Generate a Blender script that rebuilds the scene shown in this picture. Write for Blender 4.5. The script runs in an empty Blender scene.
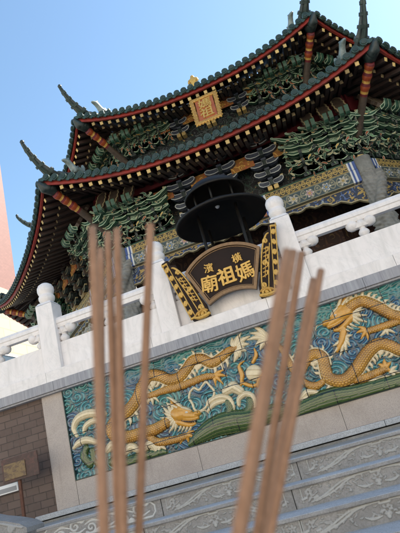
import bpy, bmesh, math, random
import numpy as np
from mathutils import Vector, Matrix
random.seed(7); RNG = np.random.default_rng(7)
PI = math.pi
scene = bpy.context.scene
COL = scene.collection

# ------------------------------------------------------------------ camera
F = 520.0                                    # focal length in units of a 400 px wide picture
U = np.array([-365, -1310, F]); U /= np.linalg.norm(U)
XA = np.array([2467, -893, -F]); XA -= U * XA.dot(U); XA /= np.linalg.norm(XA)
YA = np.cross(U, XA)
R3 = np.stack([XA, YA, U])
GZ = -1.56                                   # ground level, the eye is at z = 0
def ray(px, py): return R3 @ np.array([(px - 200) / F, (py - 266.5) / F, 1.0])
def at(px, py, y):                           # picture point -> point on the facade plane Y = y
    d = ray(px, py); d = d * (y / d[1]); return Vector(d)
def atd(px, py, dist): return Vector(ray(px, py) * dist)

cam_d = bpy.data.cameras.new('camera'); cam = bpy.data.objects.new('camera', cam_d); COL.objects.link(cam)
right, down, fwd = R3[:, 0], R3[:, 1], R3[:, 2]
M = Matrix(((right[0], -down[0], -fwd[0], 0), (right[1], -down[1], -fwd[1], 0), (right[2], -down[2], -fwd[2], 0), (0, 0, 0, 1)))
cam.matrix_world = M
cam_d.sensor_fit = 'VERTICAL'; cam_d.sensor_height = 36.0
cam_d.lens = 36.0 * F / 533.0
cam_d.clip_start = 0.02; cam_d.clip_end = 3000
cam_d.dof.use_dof = True; cam_d.dof.focus_distance = 7.5; cam_d.dof.aperture_fstop = 11.0
scene.camera = cam

# ------------------------------------------------------------------ materials
def mat(name, color=(.5, .5, .5), rough=.6, metal=0.0, spec=.5, coat=0.0):
    m = bpy.data.materials.new(name); m.use_nodes = True
    b = m.node_tree.nodes['Principled BSDF']
    b.inputs['Base Color'].default_value = (*color, 1); b.inputs['Roughness'].default_value = rough
    b.inputs['Metallic'].default_value = metal; b.inputs['Specular IOR Level'].default_value = spec
    b.inputs['Coat Weight'].default_value = coat
    return m
class NT:
    def __init__(s, m):
        s.t = m.node_tree; s.b = s.t.nodes['Principled BSDF']
    def n(s, typ, **kw):
        n = s.t.nodes.new(typ)
        for k, v in kw.items(): setattr(n, k, v)
        return n
    def l(s, a, b): s.t.links.new(a, b)
    def coord(s, out='Object', scale=(1, 1, 1), loc=(0, 0, 0), rot=(0, 0, 0)):
        tc = s.n('ShaderNodeTexCoord'); mp = s.n('ShaderNodeMapping')
        mp.inputs['Scale'].default_value = scale; mp.inputs['Location'].default_value = loc; mp.inputs['Rotation'].default_value = rot
        s.l(tc.outputs[out], mp.inputs[0]); return mp.outputs[0]
    def noise(s, vec, scale=5, detail=5, rough=.6, dist=0):
        n = s.n('ShaderNodeTexNoise'); n.inputs['Scale'].default_value = scale; n.inputs['Detail'].default_value = detail
        n.inputs['Roughness'].default_value = rough; n.inputs['Distortion'].default_value = dist
        s.l(vec, n.inputs['Vector']); return n.outputs['Fac']
    def ramp(s, fac, stops, interp='LINEAR'):
        r = s.n('ShaderNodeValToRGB'); cr = r.color_ramp; cr.interpolation = interp
        while len(cr.elements) < len(stops): cr.elements.new(.5)
        for e, (p, c) in zip(cr.elements, stops):
            e.position = p; e.color = (*c, 1) if len(c) == 3 else c
        s.l(fac, r.inputs[0]); return r.outputs[0]
    def mix(s, fac, a, b, mode='MIX'):
        n = s.n('ShaderNodeMix', data_type='RGBA', blend_type=mode)
        for i, v in ((0, fac), (6, a), (7, b)):
            if isinstance(v, (int, float)): n.inputs[i].default_value = v
            elif isinstance(v, tuple): n.inputs[i].default_value = (*v, 1)
            else: s.l(v, n.inputs[i])
        return n.outputs[2]
    def math(s, op, a, b=0.0):
        n = s.n('ShaderNodeMath', operation=op)
        for i, v in ((0, a), (1, b)):
            if isinstance(v, (int, float)): n.inputs[i].default_value = v
            else: s.l(v, n.inputs[i])
        return n.outputs[0]
    def bump(s, h, strength=.3, dist=.01):
        n = s.n('ShaderNodeBump'); n.inputs['Strength'].default_value = strength; n.inputs['Distance'].default_value = dist
        s.l(h, n.inputs['Height']); s.l(n.outputs[0], s.b.inputs['Normal'])
    def base(s, c): s.l(c, s.b.inputs['Base Color'])
    def rough(s, c): s.l(c, s.b.inputs['Roughness'])

def noisy(name, c1, c2, scale=8, rough=.6, bump=.2, bscale=None, metal=0, detail=6, stretch=(1, 1, 1), coat=0, bdist=.01):
    m = mat(name, c1, rough, metal, coat=coat); t = NT(m); v = t.coord('Object', stretch)
    f = t.noise(v, scale, detail, .65)
    t.base(t.ramp(f, [(.3, c1), (.7, c2)]))
    if bump: t.bump(t.noise(v, bscale or scale * 4, 4), bump, bdist)
    return m

def marble():
    m = mat('white_marble', (.74, .71, .7), .42); t = NT(m); v = t.coord()
    a = t.noise(v, 2.2, 8, .65, 1.4)
    vein = t.ramp(a, [(.38, (.81, .755, .73)), (.485, (.77, .72, .695)), (.5, (.71, .67, .65)), (.515, (.77, .725, .70)), (.62, (.82, .77, .745))])
    stain = t.noise(t.coord('Object', (6, 6, .9)), 2.0, 6)
    c = t.mix(t.ramp(stain, [(.48, (0, 0, 0)), (.75, (.6, .6, .6))]), vein, (.56, .53, .5))
    t.base(c); t.bump(t.noise(v, 60, 4), .12, .003)
    return m
def grey_cornice():
    m = mat('grey_weathered_stone', (.3, .3, .33), .7); t = NT(m)
    f = t.noise(t.coord('Object', (14, 1, .8)), 3.5, 7, .7)
    g = t.noise(t.coord('Object', (1, 1, 1)), 1.2, 5)
    c = t.ramp(f, [(.25, (.19, .19, .205)), (.5, (.30, .30, .325)), (.75, (.41, .41, .43))])
    t.base(t.mix(t.ramp(g, [(.4, (0, 0, 0)), (.7, (.6, .6, .6))]), c, (.36, .33, .32))); t.bump(f, .15, .004)
    return m
def surround():
    m = mat('pinkish_granite', (.36, .3, .28), .65); t = NT(m); v = t.coord()
    big = t.noise(v, 1.6, 6); fine = t.noise(v, 130, 3, .7)
    c = t.ramp(big, [(.3, (.40, .34, .305)), (.55, (.47, .405, .36)), (.75, (.36, .30, .255))])
    c = t.mix(t.ramp(fine, [(.45, (0, 0, 0)), (.65, (.55, .55, .55))]), c, (.24, .2, .19))
    st = t.noise(t.coord('Object', (9, 1, .8)), 1.5, 6)
    c = t.mix(t.ramp(st, [(.55, (0, 0, 0)), (.75, (.5, .5, .5))]), c, (.25, .21, .18))
    t.base(c); t.bump(fine, .15, .002); return m
def brick():
    m = mat('brown_brick_tile', (.1, .075, .065), .75); t = NT(m)
    v = t.coord('Object', (1, 1, 1), rot=(PI / 2, 0, 0))
    b = t.n('ShaderNodeTexBrick'); t.l(v, b.inputs['Vector'])
    b.inputs['Scale'].default_value = 1; b.inputs['Brick Width'].default_value = .185; b.inputs['Row Height'].default_value = .088
    b.inputs['Mortar Size'].default_value = .006; b.inputs['Mortar Smooth'].default_value = .2
    b.inputs['Color1'].default_value = (.14, .096, .078, 1); b.inputs['Color2'].default_value = (.10, .066, .053, 1); b.inputs['Mortar'].default_value = (.05, .036, .03, 1)
    f = t.noise(t.coord(), 25, 6)
    t.base(t.mix(t.ramp(f, [(.35, (0, 0, 0)), (.75, (.5, .5, .5))]), b.outputs['Color'], (.13, .095, .08)))
    t.bump(t.mix(.25, t.math('SUBTRACT', 1.0, b.outputs['Fac']), f), .4, .008); return m
def granite(name, c1, c2, c3):
    m = mat(name, c1, .7); t = NT(m); v = t.coord()
    a = t.noise(v, 3.5, 8, .7, .6); f = t.noise(v, 90, 4, .7)
    c = t.ramp(a, [(.3, c1), (.52, c2), (.72, c3)])
    c = t.mix(t.ramp(f, [(.42, (0, 0, 0)), (.7, (.6, .6, .6))]), c, (.12, .115, .11))
    t.base(c); t.bump(t.mix(.5, a, f), .35, .008); return m
def attr_relief(name, rough=.35, joints=None, coat=.0, bump=None):
    """colour of the glaze / carving comes from the mesh's own colour layer; optional grout joints between tiles"""
    m = mat(name, (1, 1, 1), rough, coat=coat); t = NT(m)
    a = t.n('ShaderNodeAttribute'); a.attribute_name = 'glaze'
    c = a.outputs['Color']
    n = t.noise(t.coord('Object'), 30, 5); c = t.mix(t.ramp(n, [(.4, (0, 0, 0)), (.75, (.18, .18, .18))]), c, (.07, .055, .04))
    if joints:
        b = t.n('ShaderNodeTexBrick'); t.l(t.coord('Object', rot=(PI / 2, 0, 0), loc=joints[0]), b.inputs['Vector'])
        b.inputs['Scale'].default_value = 1; b.inputs['Brick Width'].default_value = joints[1]; b.inputs['Row Height'].default_value = joints[2]
        b.inputs['Mortar Size'].default_value = .0048; b.inputs['Mortar Smooth'].default_value = .1
        b.inputs['Color1'].default_value = b.inputs['Color2'].default_value = (0, 0, 0, 1); b.inputs['Mortar'].default_value = (1, 1, 1, 1)
        c = t.mix(b.outputs['Color'], c, (.012, .011, .01))
    t.base(c)
    if bump: t.bump(t.noise(t.coord(), bump, 4), .25, .004)
    return m

MARBLE = marble(); CORN = grey_cornice(); SURR = surround(); BRICK = brick()
GRAN = granite('grey_granite', (.19, .188, .19), (.28, .276, .276), (.38, .375, .37))
TREAD = granite('pale_sky_tint_granite', (.42, .43, .45), (.5, .51, .53), (.58, .59, .6))  # tread tops take skylight into their colour, paler and bluer; ledge shares it
PAVE = granite('paving', (.3, .29, .27), (.37, .355, .33), (.43, .41, .39))
TILE = noisy('green_glazed_tile', (.012, .026, .022), (.038, .062, .052), 9, .5, .3, 30)
TILE.node_tree.nodes['Principled BSDF'].inputs['Specular IOR Level'].default_value = .35
TILE2 = noisy('dark_teal_ridge', (.01, .018, .018), (.035, .05, .046), 12, .4, .3, 40)
RED = noisy('red_fascia_paint', (.33, .035, .022), (.2, .02, .016), 7, .5, .2)
DRED = noisy('dark_red_paint', (.16, .014, .018), (.09, .010, .014), 5, .6, .1)
SOFF = noisy('dark_soffit', (.03, .014, .012), (.06, .022, .018), 6, .7, .2)
RAFT = noisy('rafter_dark', (.05, .026, .02), (.03, .022, .02), 9, .6, .2)
YEL = noisy('yellow_rafter_end', (.72, .5, .14), (.6, .42, .2), 18, .55, .15)
YEL2 = noisy('worn_rafter_end', (.42, .3, .12), (.3, .22, .12), 18, .6, .15)
def vary(m, lo=.55, hi=1.15):
    t = NT(m); src = t.b.inputs['Base Color'].links[0].from_socket; oi = t.n('ShaderNodeObjectInfo')
    mr = t.n('ShaderNodeMapRange'); mr.inputs[3].default_value = lo; mr.inputs[4].default_value = hi; t.l(oi.outputs['Random'], mr.inputs[0])
    t.base(t.mix(1.0, src, mr.outputs[0], 'MULTIPLY'))
vary(YEL, .4, 1.1); vary(YEL2, .3, 1.1)
def mottle(m, c, scale, lo=.5, hi=.75, amt=.7):
    """dirt and glaze loss in patches"""
    t = NT(m); src = t.b.inputs['Base Color'].links[0].from_socket
    t.base(t.mix(t.ramp(t.noise(t.coord(), scale, 7, .7), [(lo, (0, 0, 0)), (hi, (amt, amt, amt))]), src, c))
mottle(TILE, (.10, .105, .085), 5); mottle(TILE2, (.09, .09, .075), 7); mottle(RED, (.09, .03, .02), 4, .48, .7)
BLACK = noisy('black_void_boards', (.008, .008, .009), (.014, .013, .013), 4, .8, 0)
GREEN = noisy('bracket_green', (.012, .045, .026), (.028, .09, .05), 10, .5, .1)
BLUE = noisy('bracket_blue', (.025, .035, .06), (.07, .08, .10), 10, .5, .1)
EDGE = noisy('pale_green_edge', (.42, .52, .36), (.3, .4, .27), 20, .55, .1)
EDGEB = noisy('pale_blue_edge', (.5, .52, .48), (.36, .39, .4), 20, .55, .1)
EDGEG = noisy('dull_gold_edge', (.45, .36, .18), (.3, .25, .15), 20, .5, .1)
BROWN = noisy('cloud_head_brown', (.05, .036, .028), (.10, .072, .05), 14, .55, .2)
GOLD = noisy('gilt', (.72, .45, .11), (.52, .29, .06), 22, .38, .3, metal=.25)
ORANGE = noisy('orange_lacquer', (.33, .065, .018), (.24, .045, .014), 14, .45, .15)
GREYST = noisy('grey_carved_stone', (.17, .165, .15), (.3, .29, .26), 8, .75, .4)
IRON = noisy('black_iron', (.005, .004, .0035), (.012, .010, .008), 6, .55, .15)
IRON.node_tree.nodes['Principled BSDF'].inputs['Specular IOR Level'].default_value = .32
LACQ = noisy('dark_brown_lacquer', (.012, .006, .004), (.022, .010, .007), 6, .55, .1)
LACQ.node_tree.nodes['Principled BSDF'].inputs['Specular IOR Level'].default_value = .2
STICK = noisy('incense_brown', (.25, .135, .078), (.37, .21, .13), 260, .9, .6, 900, stretch=(1, 1, .5), bdist=.0006)
ASH = noisy('ash_sand', (.4, .38, .35), (.3, .28, .26), 60, .95, .5)
BRONZE = noisy('dark_bronze', (.05, .035, .02), (.1, .075, .04), 8, .45, .3, metal=.7)
RUST = noisy('rusty_post', (.09, .035, .02), (.15, .065, .04), 30, .8, .4)
WHITE = mat('white_enamel', (.72, .72, .72), .4)
DARKGAP = mat('shadow_gap', (.03, .03, .03), .9)
GREYL = mat('grey_plate', (.25, .25, .26), .5)

def scroll_paint(name, ground, cols, scale, width=.1):
    """scrolling gilt / floral painting on a beam or panel"""
    m = mat(name, ground, .5); t = NT(m); v = t.coord()
    w = t.n('ShaderNodeTexVoronoi', feature='SMOOTH_F1'); w.inputs['Scale'].default_value = scale; 
    d = t.n('ShaderNodeVectorMath', operation='ADD'); nz = t.n('ShaderNodeTexNoise'); nz.inputs['Scale'].default_value = scale * .7
    t.l(v, nz.inputs['Vector']); sc = t.n('ShaderNodeVectorMath', operation='SCALE'); sc.inputs['Scale'].default_value = .12
    t.l(nz.outputs['Color'], sc.inputs[0]); t.l(v, d.inputs[0]); t.l(sc.outputs[0], d.inputs[1]); t.l(d.outputs[0], w.inputs['Vector'])
    rings = t.math('FRACT', t.math('MULTIPLY', w.outputs['Distance'], 3.2))
    line = t.ramp(rings, [(.0, (0, 0, 0)), (.38, (0, 0, 0)), (.46, (1, 1, 1)), (.74, (1, 1, 1)), (.82, (0, 0, 0))])
    colr = t.ramp(t.noise(v, scale * .5, 2), [(.35, cols[0]), (.5, cols[1 % len(cols)]), (.62, cols[2 % len(cols)])], 'CONSTANT')
    t.base(t.mix(line, ground, colr)); t.bump(line, .4, .008)
    return m
def vine_paint(name, zc, h, ground, vine, petals=None, cell=.22):
    """a running vine with curls, or flowers on a vine, painted along a beam (local x along, z up)"""
    m = mat(name, ground, .5); t = NT(m); v = t.coord(); sp = t.n('ShaderNodeSeparateXYZ'); t.l(v, sp.inputs[0]); M_ = t.math
    wob = M_('MULTIPLY', M_('SUBTRACT', t.noise(v, 7, 3), .5), .05)
    x = M_('ADD', sp.outputs[0], wob); z = M_('ADD', M_('SUBTRACT', sp.outputs[2], zc), M_('MULTIPLY', wob, .5))
    s = M_('MULTIPLY', M_('SINE', M_('MULTIPLY', x, 2 * PI / cell)), h * .3)
    line = M_('LESS_THAN', M_('ABSOLUTE', M_('SUBTRACT', z, s)), h * .06)
    u = M_('MULTIPLY', M_('SUBTRACT', M_('FRACT', M_('DIVIDE', x, cell / 2)), .5), cell / 2)
    zz = M_('ADD', z, M_('MULTIPLY', s, .6)); r = M_('SQRT', M_('ADD', M_('MULTIPLY', u, u), M_('MULTIPLY', zz, zz)))
    ring = M_('LESS_THAN', M_('ABSOLUTE', M_('SUBTRACT', r, h * .2)), h * .055); dot = M_('LESS_THAN', r, h * .085)
    mask = M_('MAXIMUM', line, M_('MAXIMUM', ring, dot))
    edge = M_('GREATER_THAN', M_('ABSOLUTE', M_('SUBTRACT', sp.outputs[2], zc)), h * .44)
    c = t.mix(M_('MAXIMUM', mask, edge), ground, vine)
    if petals:
        cw = cell * 1.15; u2 = M_('MULTIPLY', M_('SUBTRACT', M_('FRACT', M_('DIVIDE', x, cw)), .5), cw); r2 = M_('SQRT', M_('ADD', M_('MULTIPLY', u2, u2), M_('MULTIPLY', z, z)))
        th = M_('ARCTAN2', z, u2); lim = M_('MULTIPLY', M_('ADD', M_('MULTIPLY', M_('COSINE', M_('MULTIPLY', th, 6)), .25), .75), h * .36)
        pm = M_('LESS_THAN', r2, lim); inner = M_('LESS_THAN', r2, M_('MULTIPLY', lim, .72)); eye = M_('LESS_THAN', r2, h * .09)
        cellid = t.n('ShaderNodeTexWhiteNoise', noise_dimensions='1D'); t.l(M_('FLOOR', M_('DIVIDE', x, cw)), cellid.inputs['W'])
        pc = t.ramp(cellid.outputs['Value'], [(.0, petals[0]), (.4, petals[1]), (.7, petals[2])], 'CONSTANT')
        c = t.mix(pm, c, (.55, .5, .42)); c = t.mix(inner, c, pc); c = t.mix(eye, c, (.5, .34, .08))
    f = t.noise(v, 22, 6)
    c = t.mix(t.ramp(f, [(.45, (0, 0, 0)), (.75, (.6, .6, .6))]), c, (.05, .045, .04)); t.base(c)
    t.bump(mask, .3, .006); return m
SCROLLG = vine_paint('gold_scroll_beam', 4.3175, .165, (.045, .04, .025), (.5, .34, .09), None, .2)
FLORAL = vine_paint('floral_beam_paint', 4.09, .25, (.045, .07, .075), (.26, .24, .15), [(.42, .2, .2), (.12, .2, .28), (.42, .36, .24)], .27)
FRIEZE = scroll_paint('gold_frieze_panel', (.30, .13, .03), [(.6, .36, .08), (.4, .1, .04), (.25, .18, .06)], 11)
FRET = scroll_paint('dark_fret', (.008, .009, .011), [(.06, .07, .07), (.03, .06, .045), (.2, .13, .05)], 13)
BANDW = mat('white_band_paint', (.6, .6, .58), .5); BANDB = mat('blue_band_paint', (.05, .09, .26), .5)

def attr_plain(name, rough=.45, metal=0.0):
    m = mat(name, (1, 1, 1), rough, metal); t = NT(m); a = t.n('ShaderNodeAttribute'); a.attribute_name = 'glaze'
    n = t.noise(t.coord(), 40, 5)
    t.base(t.mix(t.ramp(n, [(.4, (0, 0, 0)), (.8, (.5, .5, .5))]), a.outputs['Color'], (.06, .035, .015))); return m

# ------------------------------------------------------------------ mesh helpers
class MB:
    def __init__(s): s.v = []; s.f = []; s.m = []; s.sm = []
    def add(s, vs, fs, m=0, smooth=False, T=None):
        o = len(s.v)
        for p in vs:
            p = Vector(p); s.v.append(tuple(T @ p) if T is not None else tuple(p))
        for f in fs:
            s.f.append([o + i for i in f]); s.m.append(m); s.sm.append(smooth)
        return len(s.f) - len(fs)
    def box(s, x0, x1, y0, y1, z0, z1, m=0, T=None):
        v = [(x0, y0, z0), (x1, y0, z0), (x1, y1, z0), (x0, y1, z0), (x0, y0, z1), (x1, y0, z1), (x1, y1, z1), (x0, y1, z1)]
        s.add(v, [(0, 3, 2, 1), (4, 5, 6, 7), (0, 1, 5, 4), (1, 2, 6, 5), (2, 3, 7, 6), (3, 0, 4, 7)], m, False, T)
    def cbox(s, x0, x1, y0, y1, z0, z1, c=.008, m=0, T=None):
        """box with chamfered edges"""
        bm = bmesh.new(); bmesh.ops.create_cube(bm, size=1)
        for v in bm.verts: v.co = Vector(((x0 + x1) / 2 + v.co.x * (x1 - x0), (y0 + y1) / 2 + v.co.y * (y1 - y0), (z0 + z1) / 2 + v.co.z * (z1 - z0)))
        bmesh.ops.bevel(bm, geom=bm.edges[:], offset=c, segments=2, affect='EDGES', profile=.6)
        bm.verts.index_update(); s.add([v.co.copy() for v in bm.verts], [[v.index for v in f.verts] for f in bm.faces], m, False, T); bm.free()
    def prism(s, pts, y0, y1, m=0, mside=None, inset=0.0, medge=None, T=None):
        """outline in (x,z) extruded along y; optional outlined (inset) faces"""
        n = len(pts); vs = [(x, y0, z) for x, z in pts] + [(x, y1, z) for x, z in pts]
        side = m if mside is None else mside
        s.add(vs, [(i, (i + 1) % n, n + (i + 1) % n, n + i)[::-1] for i in range(n)], side, False, T)
        a = sum(pts[i][0] * pts[(i + 1) % n][1] - pts[(i + 1) % n][0] * pts[i][1] for i in range(n)); sg = 1 if a > 0 else -1
        if inset > 0:
            ins = []
            for i in range(n):
                p0, p1, p2 = Vector(pts[i - 1]), Vector(pts[i]), Vector(pts[(i + 1) % n])
                d1 = (p1 - p0); d2 = (p2 - p1)
                d1 = d1.normalized() if d1.length > 1e-9 else Vector((1, 0)); d2 = d2.normalized() if d2.length > 1e-9 else d1
                nn = Vector((-(d1.y + d2.y), d1.x + d2.x)) * sg
                if nn.length < 1e-6: nn = Vector((-d1.y, d1.x)) * sg
                nn.normalize(); k = inset / max(.5, abs(nn.dot(Vector((-d1.y, d1.x)))))
                ins.append(tuple(p1 + nn * k))
            for yy in (y0, y1):
                vs = [(x, yy, z) for x, z in pts] + [(x, yy, z) for x, z in ins]
                s.add(vs, [(i, (i + 1) % n, n + (i + 1) % n, n + i) for i in range(n)], medge if medge is not None else side, False, T)
                s.add([(x, yy, z) for x, z in ins], [list(range(n))], m, False, T)
        else:
            for yy in (y0, y1): s.add([(x, yy, z) for x, z in pts], [list(range(n))], m, False, T)
    def tube(s, pts, rad, n=10, m=0, smooth=True, sx=1.0, cap=True, mats=None, T=None, up=None):
        pts = [Vector(p) for p in pts]
        if not hasattr(rad, '__len__'): rad = [rad] * len(pts)
        o = len(s.v); up = Vector(up) if up is not None else None; prev = None; rings = []
        for i, p in enumerate(pts):
            t = (pts[min(i + 1, len(pts) - 1)] - pts[max(i - 1, 0)]).normalized()
            if up is not None: a = t.cross(up)
            elif prev is None: a = t.cross(Vector((0, 0, 1)) if abs(t.z) < .9 else Vector((1, 0, 0)))
            else: a = prev - t * prev.dot(t)
            a.normalize(); prev = a; b = t.cross(a)
            for j in range(n):
                an = 2 * PI * j / n; q = p + a * math.cos(an) * rad[i] * sx + b * math.sin(an) * rad[i]
                s.v.append(tuple(T @ q) if T is not None else tuple(q))
        for i in range(len(pts) - 1):
            for j in range(n):
                s.f.append([o + i * n + j, o + i * n + (j + 1) % n, o + (i + 1) * n + (j + 1) % n, o + (i + 1) * n + j])
                s.m.append(mats[i] if mats else m); s.sm.append(smooth)
        if cap:
            s.f.append([o + j for j in range(n)][::-1]); s.m.append(mats[0] if mats else m); s.sm.append(False)
            e = o + (len(pts) - 1) * n; s.f.append([e + j for j in range(n)]); s.m.append(mats[-1] if mats else m); s.sm.append(False)
    def lathe(s, prof, n=24, m=0, T=None, smooth=True, flute=0, fd=0):
        o = len(s.v)
        for r, z in prof:
            for j in range(n):
                an = 2 * PI * j / n; rr = r * (1 + (fd * math.cos(flute * an) if flute else 0))
                p = Vector((rr * math.cos(an), rr * math.sin(an), z)); s.v.append(tuple(T @ p) if T is not None else tuple(p))
        for i in range(len(prof) - 1):
            for j in range(n):
                s.f.append([o + i * n + j, o + i * n + (j + 1) % n, o + (i + 1) * n + (j + 1) % n, o + (i + 1) * n + j]); s.m.append(m); s.sm.append(smooth)
        if prof[0][0] > 1e-4: s.f.append([o + j for j in range(n)][::-1]); s.m.append(m); s.sm.append(False)
        if prof[-1][0] > 1e-4: e = o + (len(prof) - 1) * n; s.f.append([e + j for j in range(n)]); s.m.append(m); s.sm.append(False)
    def mesh(s, name, mats):
        me = bpy.data.meshes.new(name); me.from_pydata(s.v, [], s.f)
        for m in (mats if isinstance(mats, (list, tuple)) else [mats]): me.materials.append(m)
        me.polygons.foreach_set('material_index', s.m); me.polygons.foreach_set('use_smooth', s.sm)
        bm = bmesh.new(); bm.from_mesh(me); bmesh.ops.remove_doubles(bm, verts=bm.verts, dist=1e-5); bmesh.ops.recalc_face_normals(bm, faces=bm.faces); bm.to_mesh(me); bm.free()
        me.update(); return me
    def build(s, name, mats, parent=None, **kw): return link(name, s.mesh(name, mats), parent, **kw)

def link(name, me, parent=None, loc=None, rotz=None):
    o = bpy.data.objects.new(name, me); COL.objects.link(o)
    if parent is not None: o.parent = parent
    if loc is not None: o.location = loc
    if rotz is not None: o.rotation_euler = (0, 0, rotz)
    return o
def tag(o, label=None, cat=None, group=None, kind=None):
    for k, v in (('label', label), ('category', cat), ('group', group), ('kind', kind)):
        if v: o[k] = v
    return o
def thing(name, label, cat, loc=(0, 0, 0), group=None):
    o = bpy.data.objects.new(name, None); COL.objects.link(o); o.location = loc; o.empty_display_size = .2
    return tag(o, label, cat, group)
def copy(o, parent=None, loc=None, rotz=None):
    c = o.copy(); COL.objects.link(c); c.parent = parent
    if loc is not None: c.location = loc
    if rotz is not None: c.rotation_euler = (0, 0, rotz)
    return c

def capsule_field(P, chain):
    """P (N,2). chain: list of (x,z,r). Returns height field of a rounded tapered stroke and the arc position"""
    best = np.zeros(len(P)); arc = np.zeros(len(P)); side = np.zeros(len(P)); L = 0.0
    for (x0, z0, r0), (x1, z1, r1) in zip(chain[:-1], chain[1:]):
        a = np.array([x0, z0]); d = np.array([x1 - x0, z1 - z0]); ll = float(d @ d); l = math.sqrt(ll)
        mr = max(r0, r1)
        near = (P[:, 0] > min(x0, x1) - mr) & (P[:, 0] < max(x0, x1) + mr) & (P[:, 1] > min(z0, z1) - mr) & (P[:, 1] < max(z0, z1) + mr)
        idx = np.nonzero(near)[0]
        if len(idx) and ll > 0:
            q = P[idx] - a; t = np.clip(q @ d / ll, 0, 1); dist = np.linalg.norm(q - t[:, None] * d, axis=1)
            r = r0 + (r1 - r0) * t; h = np.where(dist < r, np.sqrt(np.maximum(0, 1 - (dist / np.maximum(r, 1e-6)) ** 2)) * r, 0)
            up = h > best[idx]; ii = idx[up]; best[ii] = h[up]; arc[ii] = L + l * t[up]
            side[ii] = ((d[0] * q[:, 1] - d[1] * q[:, 0]) / l / np.maximum(r, 1e-6))[up]
        L += l
    return best, arc, side

def smooth_chain(pts, sub=6):
    """Catmull-Rom through (x,z,r)"""
    P = [np.array(p, float) for p in pts]; out = []
    for i in range(len(P) - 1):
        p0, p1, p2, p3 = P[max(i - 1, 0)], P[i], P[i + 1], P[min(i + 2, len(P) - 1)]
        for k in range(sub):
            t = k / sub
            out.append(.5 * ((2 * p1) + (-p0 + p2) * t + (2 * p0 - 5 * p1 + 4 * p2 - p3) * t * t + (-p0 + 3 * p1 - 3 * p2 + p3) * t ** 3))
    out.append(P[-1]); return [tuple(p) for p in out]

def relief(name, prims, y, m, parent, res=.005, keep=.0, squash=.75, ymul=1.0, biggest=False, xf=None):
    """carved relief: heights of strokes over a plane Y=y, towards -Y. prims: (chain, colour or colour function, gain)"""
    xs = [p[0] + s * p[2] for c, *_ in prims for p in c for s in (-1, 1)]; zs = [p[1] + s * p[2] for c, *_ in prims for p in c for s in (-1, 1)]
    x0, x1, z0, z1 = min(xs) - res, max(xs) + res, min(zs) - res, max(zs) + res
    nx, nz = int((x1 - x0) / res) + 2, int((z1 - z0) / res) + 2
    X, Z = np.meshgrid(x0 + np.arange(nx) * res, z0 + np.arange(nz) * res); P = np.stack([X.ravel(), Z.ravel()], 1)
    H = np.zeros(len(P)); Cc = np.zeros((len(P), 3))
    for c, colr, gain in prims:
        h, arc, side = capsule_field(P, c); h = h * gain
        dh = 0
        if callable(colr): cc, dh = colr(P, arc, side)
        else: cc = np.tile(np.array(colr), (len(P), 1))
        hh = np.where(h > 0, h + dh, 0); up = hh > H
        H[up] = hh[up]; Cc[up] = cc[up]
    ins = (H > keep).reshape(nz, nx)
    cell = ins[:-1, :-1] | ins[1:, :-1] | ins[:-1, 1:] | ins[1:, 1:]
    used = np.zeros((nz, nx), bool); used[:-1, :-1] |= cell; used[1:, :-1] |= cell; used[:-1, 1:] |= cell; used[1:, 1:] |= cell
    # edge vertices take the colour of an inside neighbour
    C2 = Cc.reshape(nz, nx, 3).copy()
    for _ in range(2):
        miss = used & ~ins
        for sh in ((0, 1), (0, -1), (1, 0), (-1, 0)):
            n2 = np.roll(ins, sh, (0, 1)); cs = np.roll(C2, sh, (0, 1)); w = miss & n2; C2[w] = cs[w]
    ids = -np.ones((nz, nx), int); ids[used] = np.arange(used.sum())
    vx = X[used]; vz = Z[used]; vy = y - H.reshape(nz, nx)[used] * squash - np.where(ins[used], .004, -.004)
    verts = np.stack([vx, vy, vz], 1)
    jj, ii = np.nonzero(cell)
    faces = np.stack([ids[jj, ii], ids[jj, ii + 1], ids[jj + 1, ii + 1], ids[jj + 1, ii]], 1)
    me = bpy.data.meshes.new(name); me.from_pydata(verts.tolist(), [], faces.tolist()); me.materials.append(m)
    me.polygons.foreach_set('use_smooth', [True] * len(faces))
    ca = me.color_attributes.new('glaze', 'FLOAT_COLOR', 'POINT'); c4 = np.ones((len(verts), 4)); c4[:, :3] = C2[used]
    ca.data.foreach_set('color', c4.ravel()); me.update()
    return link(name, me, parent)

def glyph(name, ch, m, parent, loc, size, depth=.01, bold=.0, rot=(PI / 2, 0, 0), sx=1.0):
    cu = bpy.data.curves.new(name, 'FONT'); cu.body = ch; cu.size = size; cu.extrude = depth; cu.align_x = 'CENTER'; cu.align_y = 'CENTER'
    cu.bevel_depth = 0.0; cu.resolution_u = 3
    t = bpy.data.objects.new('tmp', cu); COL.objects.link(t); bpy.context.view_layer.update()
    me = bpy.data.meshes.new_from_object(t.evaluated_get(bpy.context.evaluated_depsgraph_get()))
    bpy.data.objects.remove(t); bpy.data.curves.remove(cu)
    vs = [v.co for v in me.vertices]
    if vs:
        cx = (min(v.x for v in vs) + max(v.x for v in vs)) / 2; cy = (min(v.y for v in vs) + max(v.y for v in vs)) / 2
        for v in me.vertices: v.co.x = (v.co.x - cx) * sx; v.co.y -= cy
    me.materials.clear(); me.materials.append(m)
    if bold > 0:
        g = MB(); base = [v.co.copy() for v in me.vertices]; fs = [list(p.vertices) for p in me.polygons]
        for i, (dx, dy) in enumerate(((0, 0), (1, .2), (-1, -.2), (.3, .8), (-.3, -.8))): g.add([v + Vector((dx * bold, dy * bold, .0006 * i)) for v in base], fs, 0)
        me2 = bpy.data.meshes.new(name); me2.from_pydata(g.v, [], g.f); me2.materials.append(m); me2.update(); me = me2
    o = link(name, me, parent, loc); o.rotation_euler = rot; return o

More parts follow.
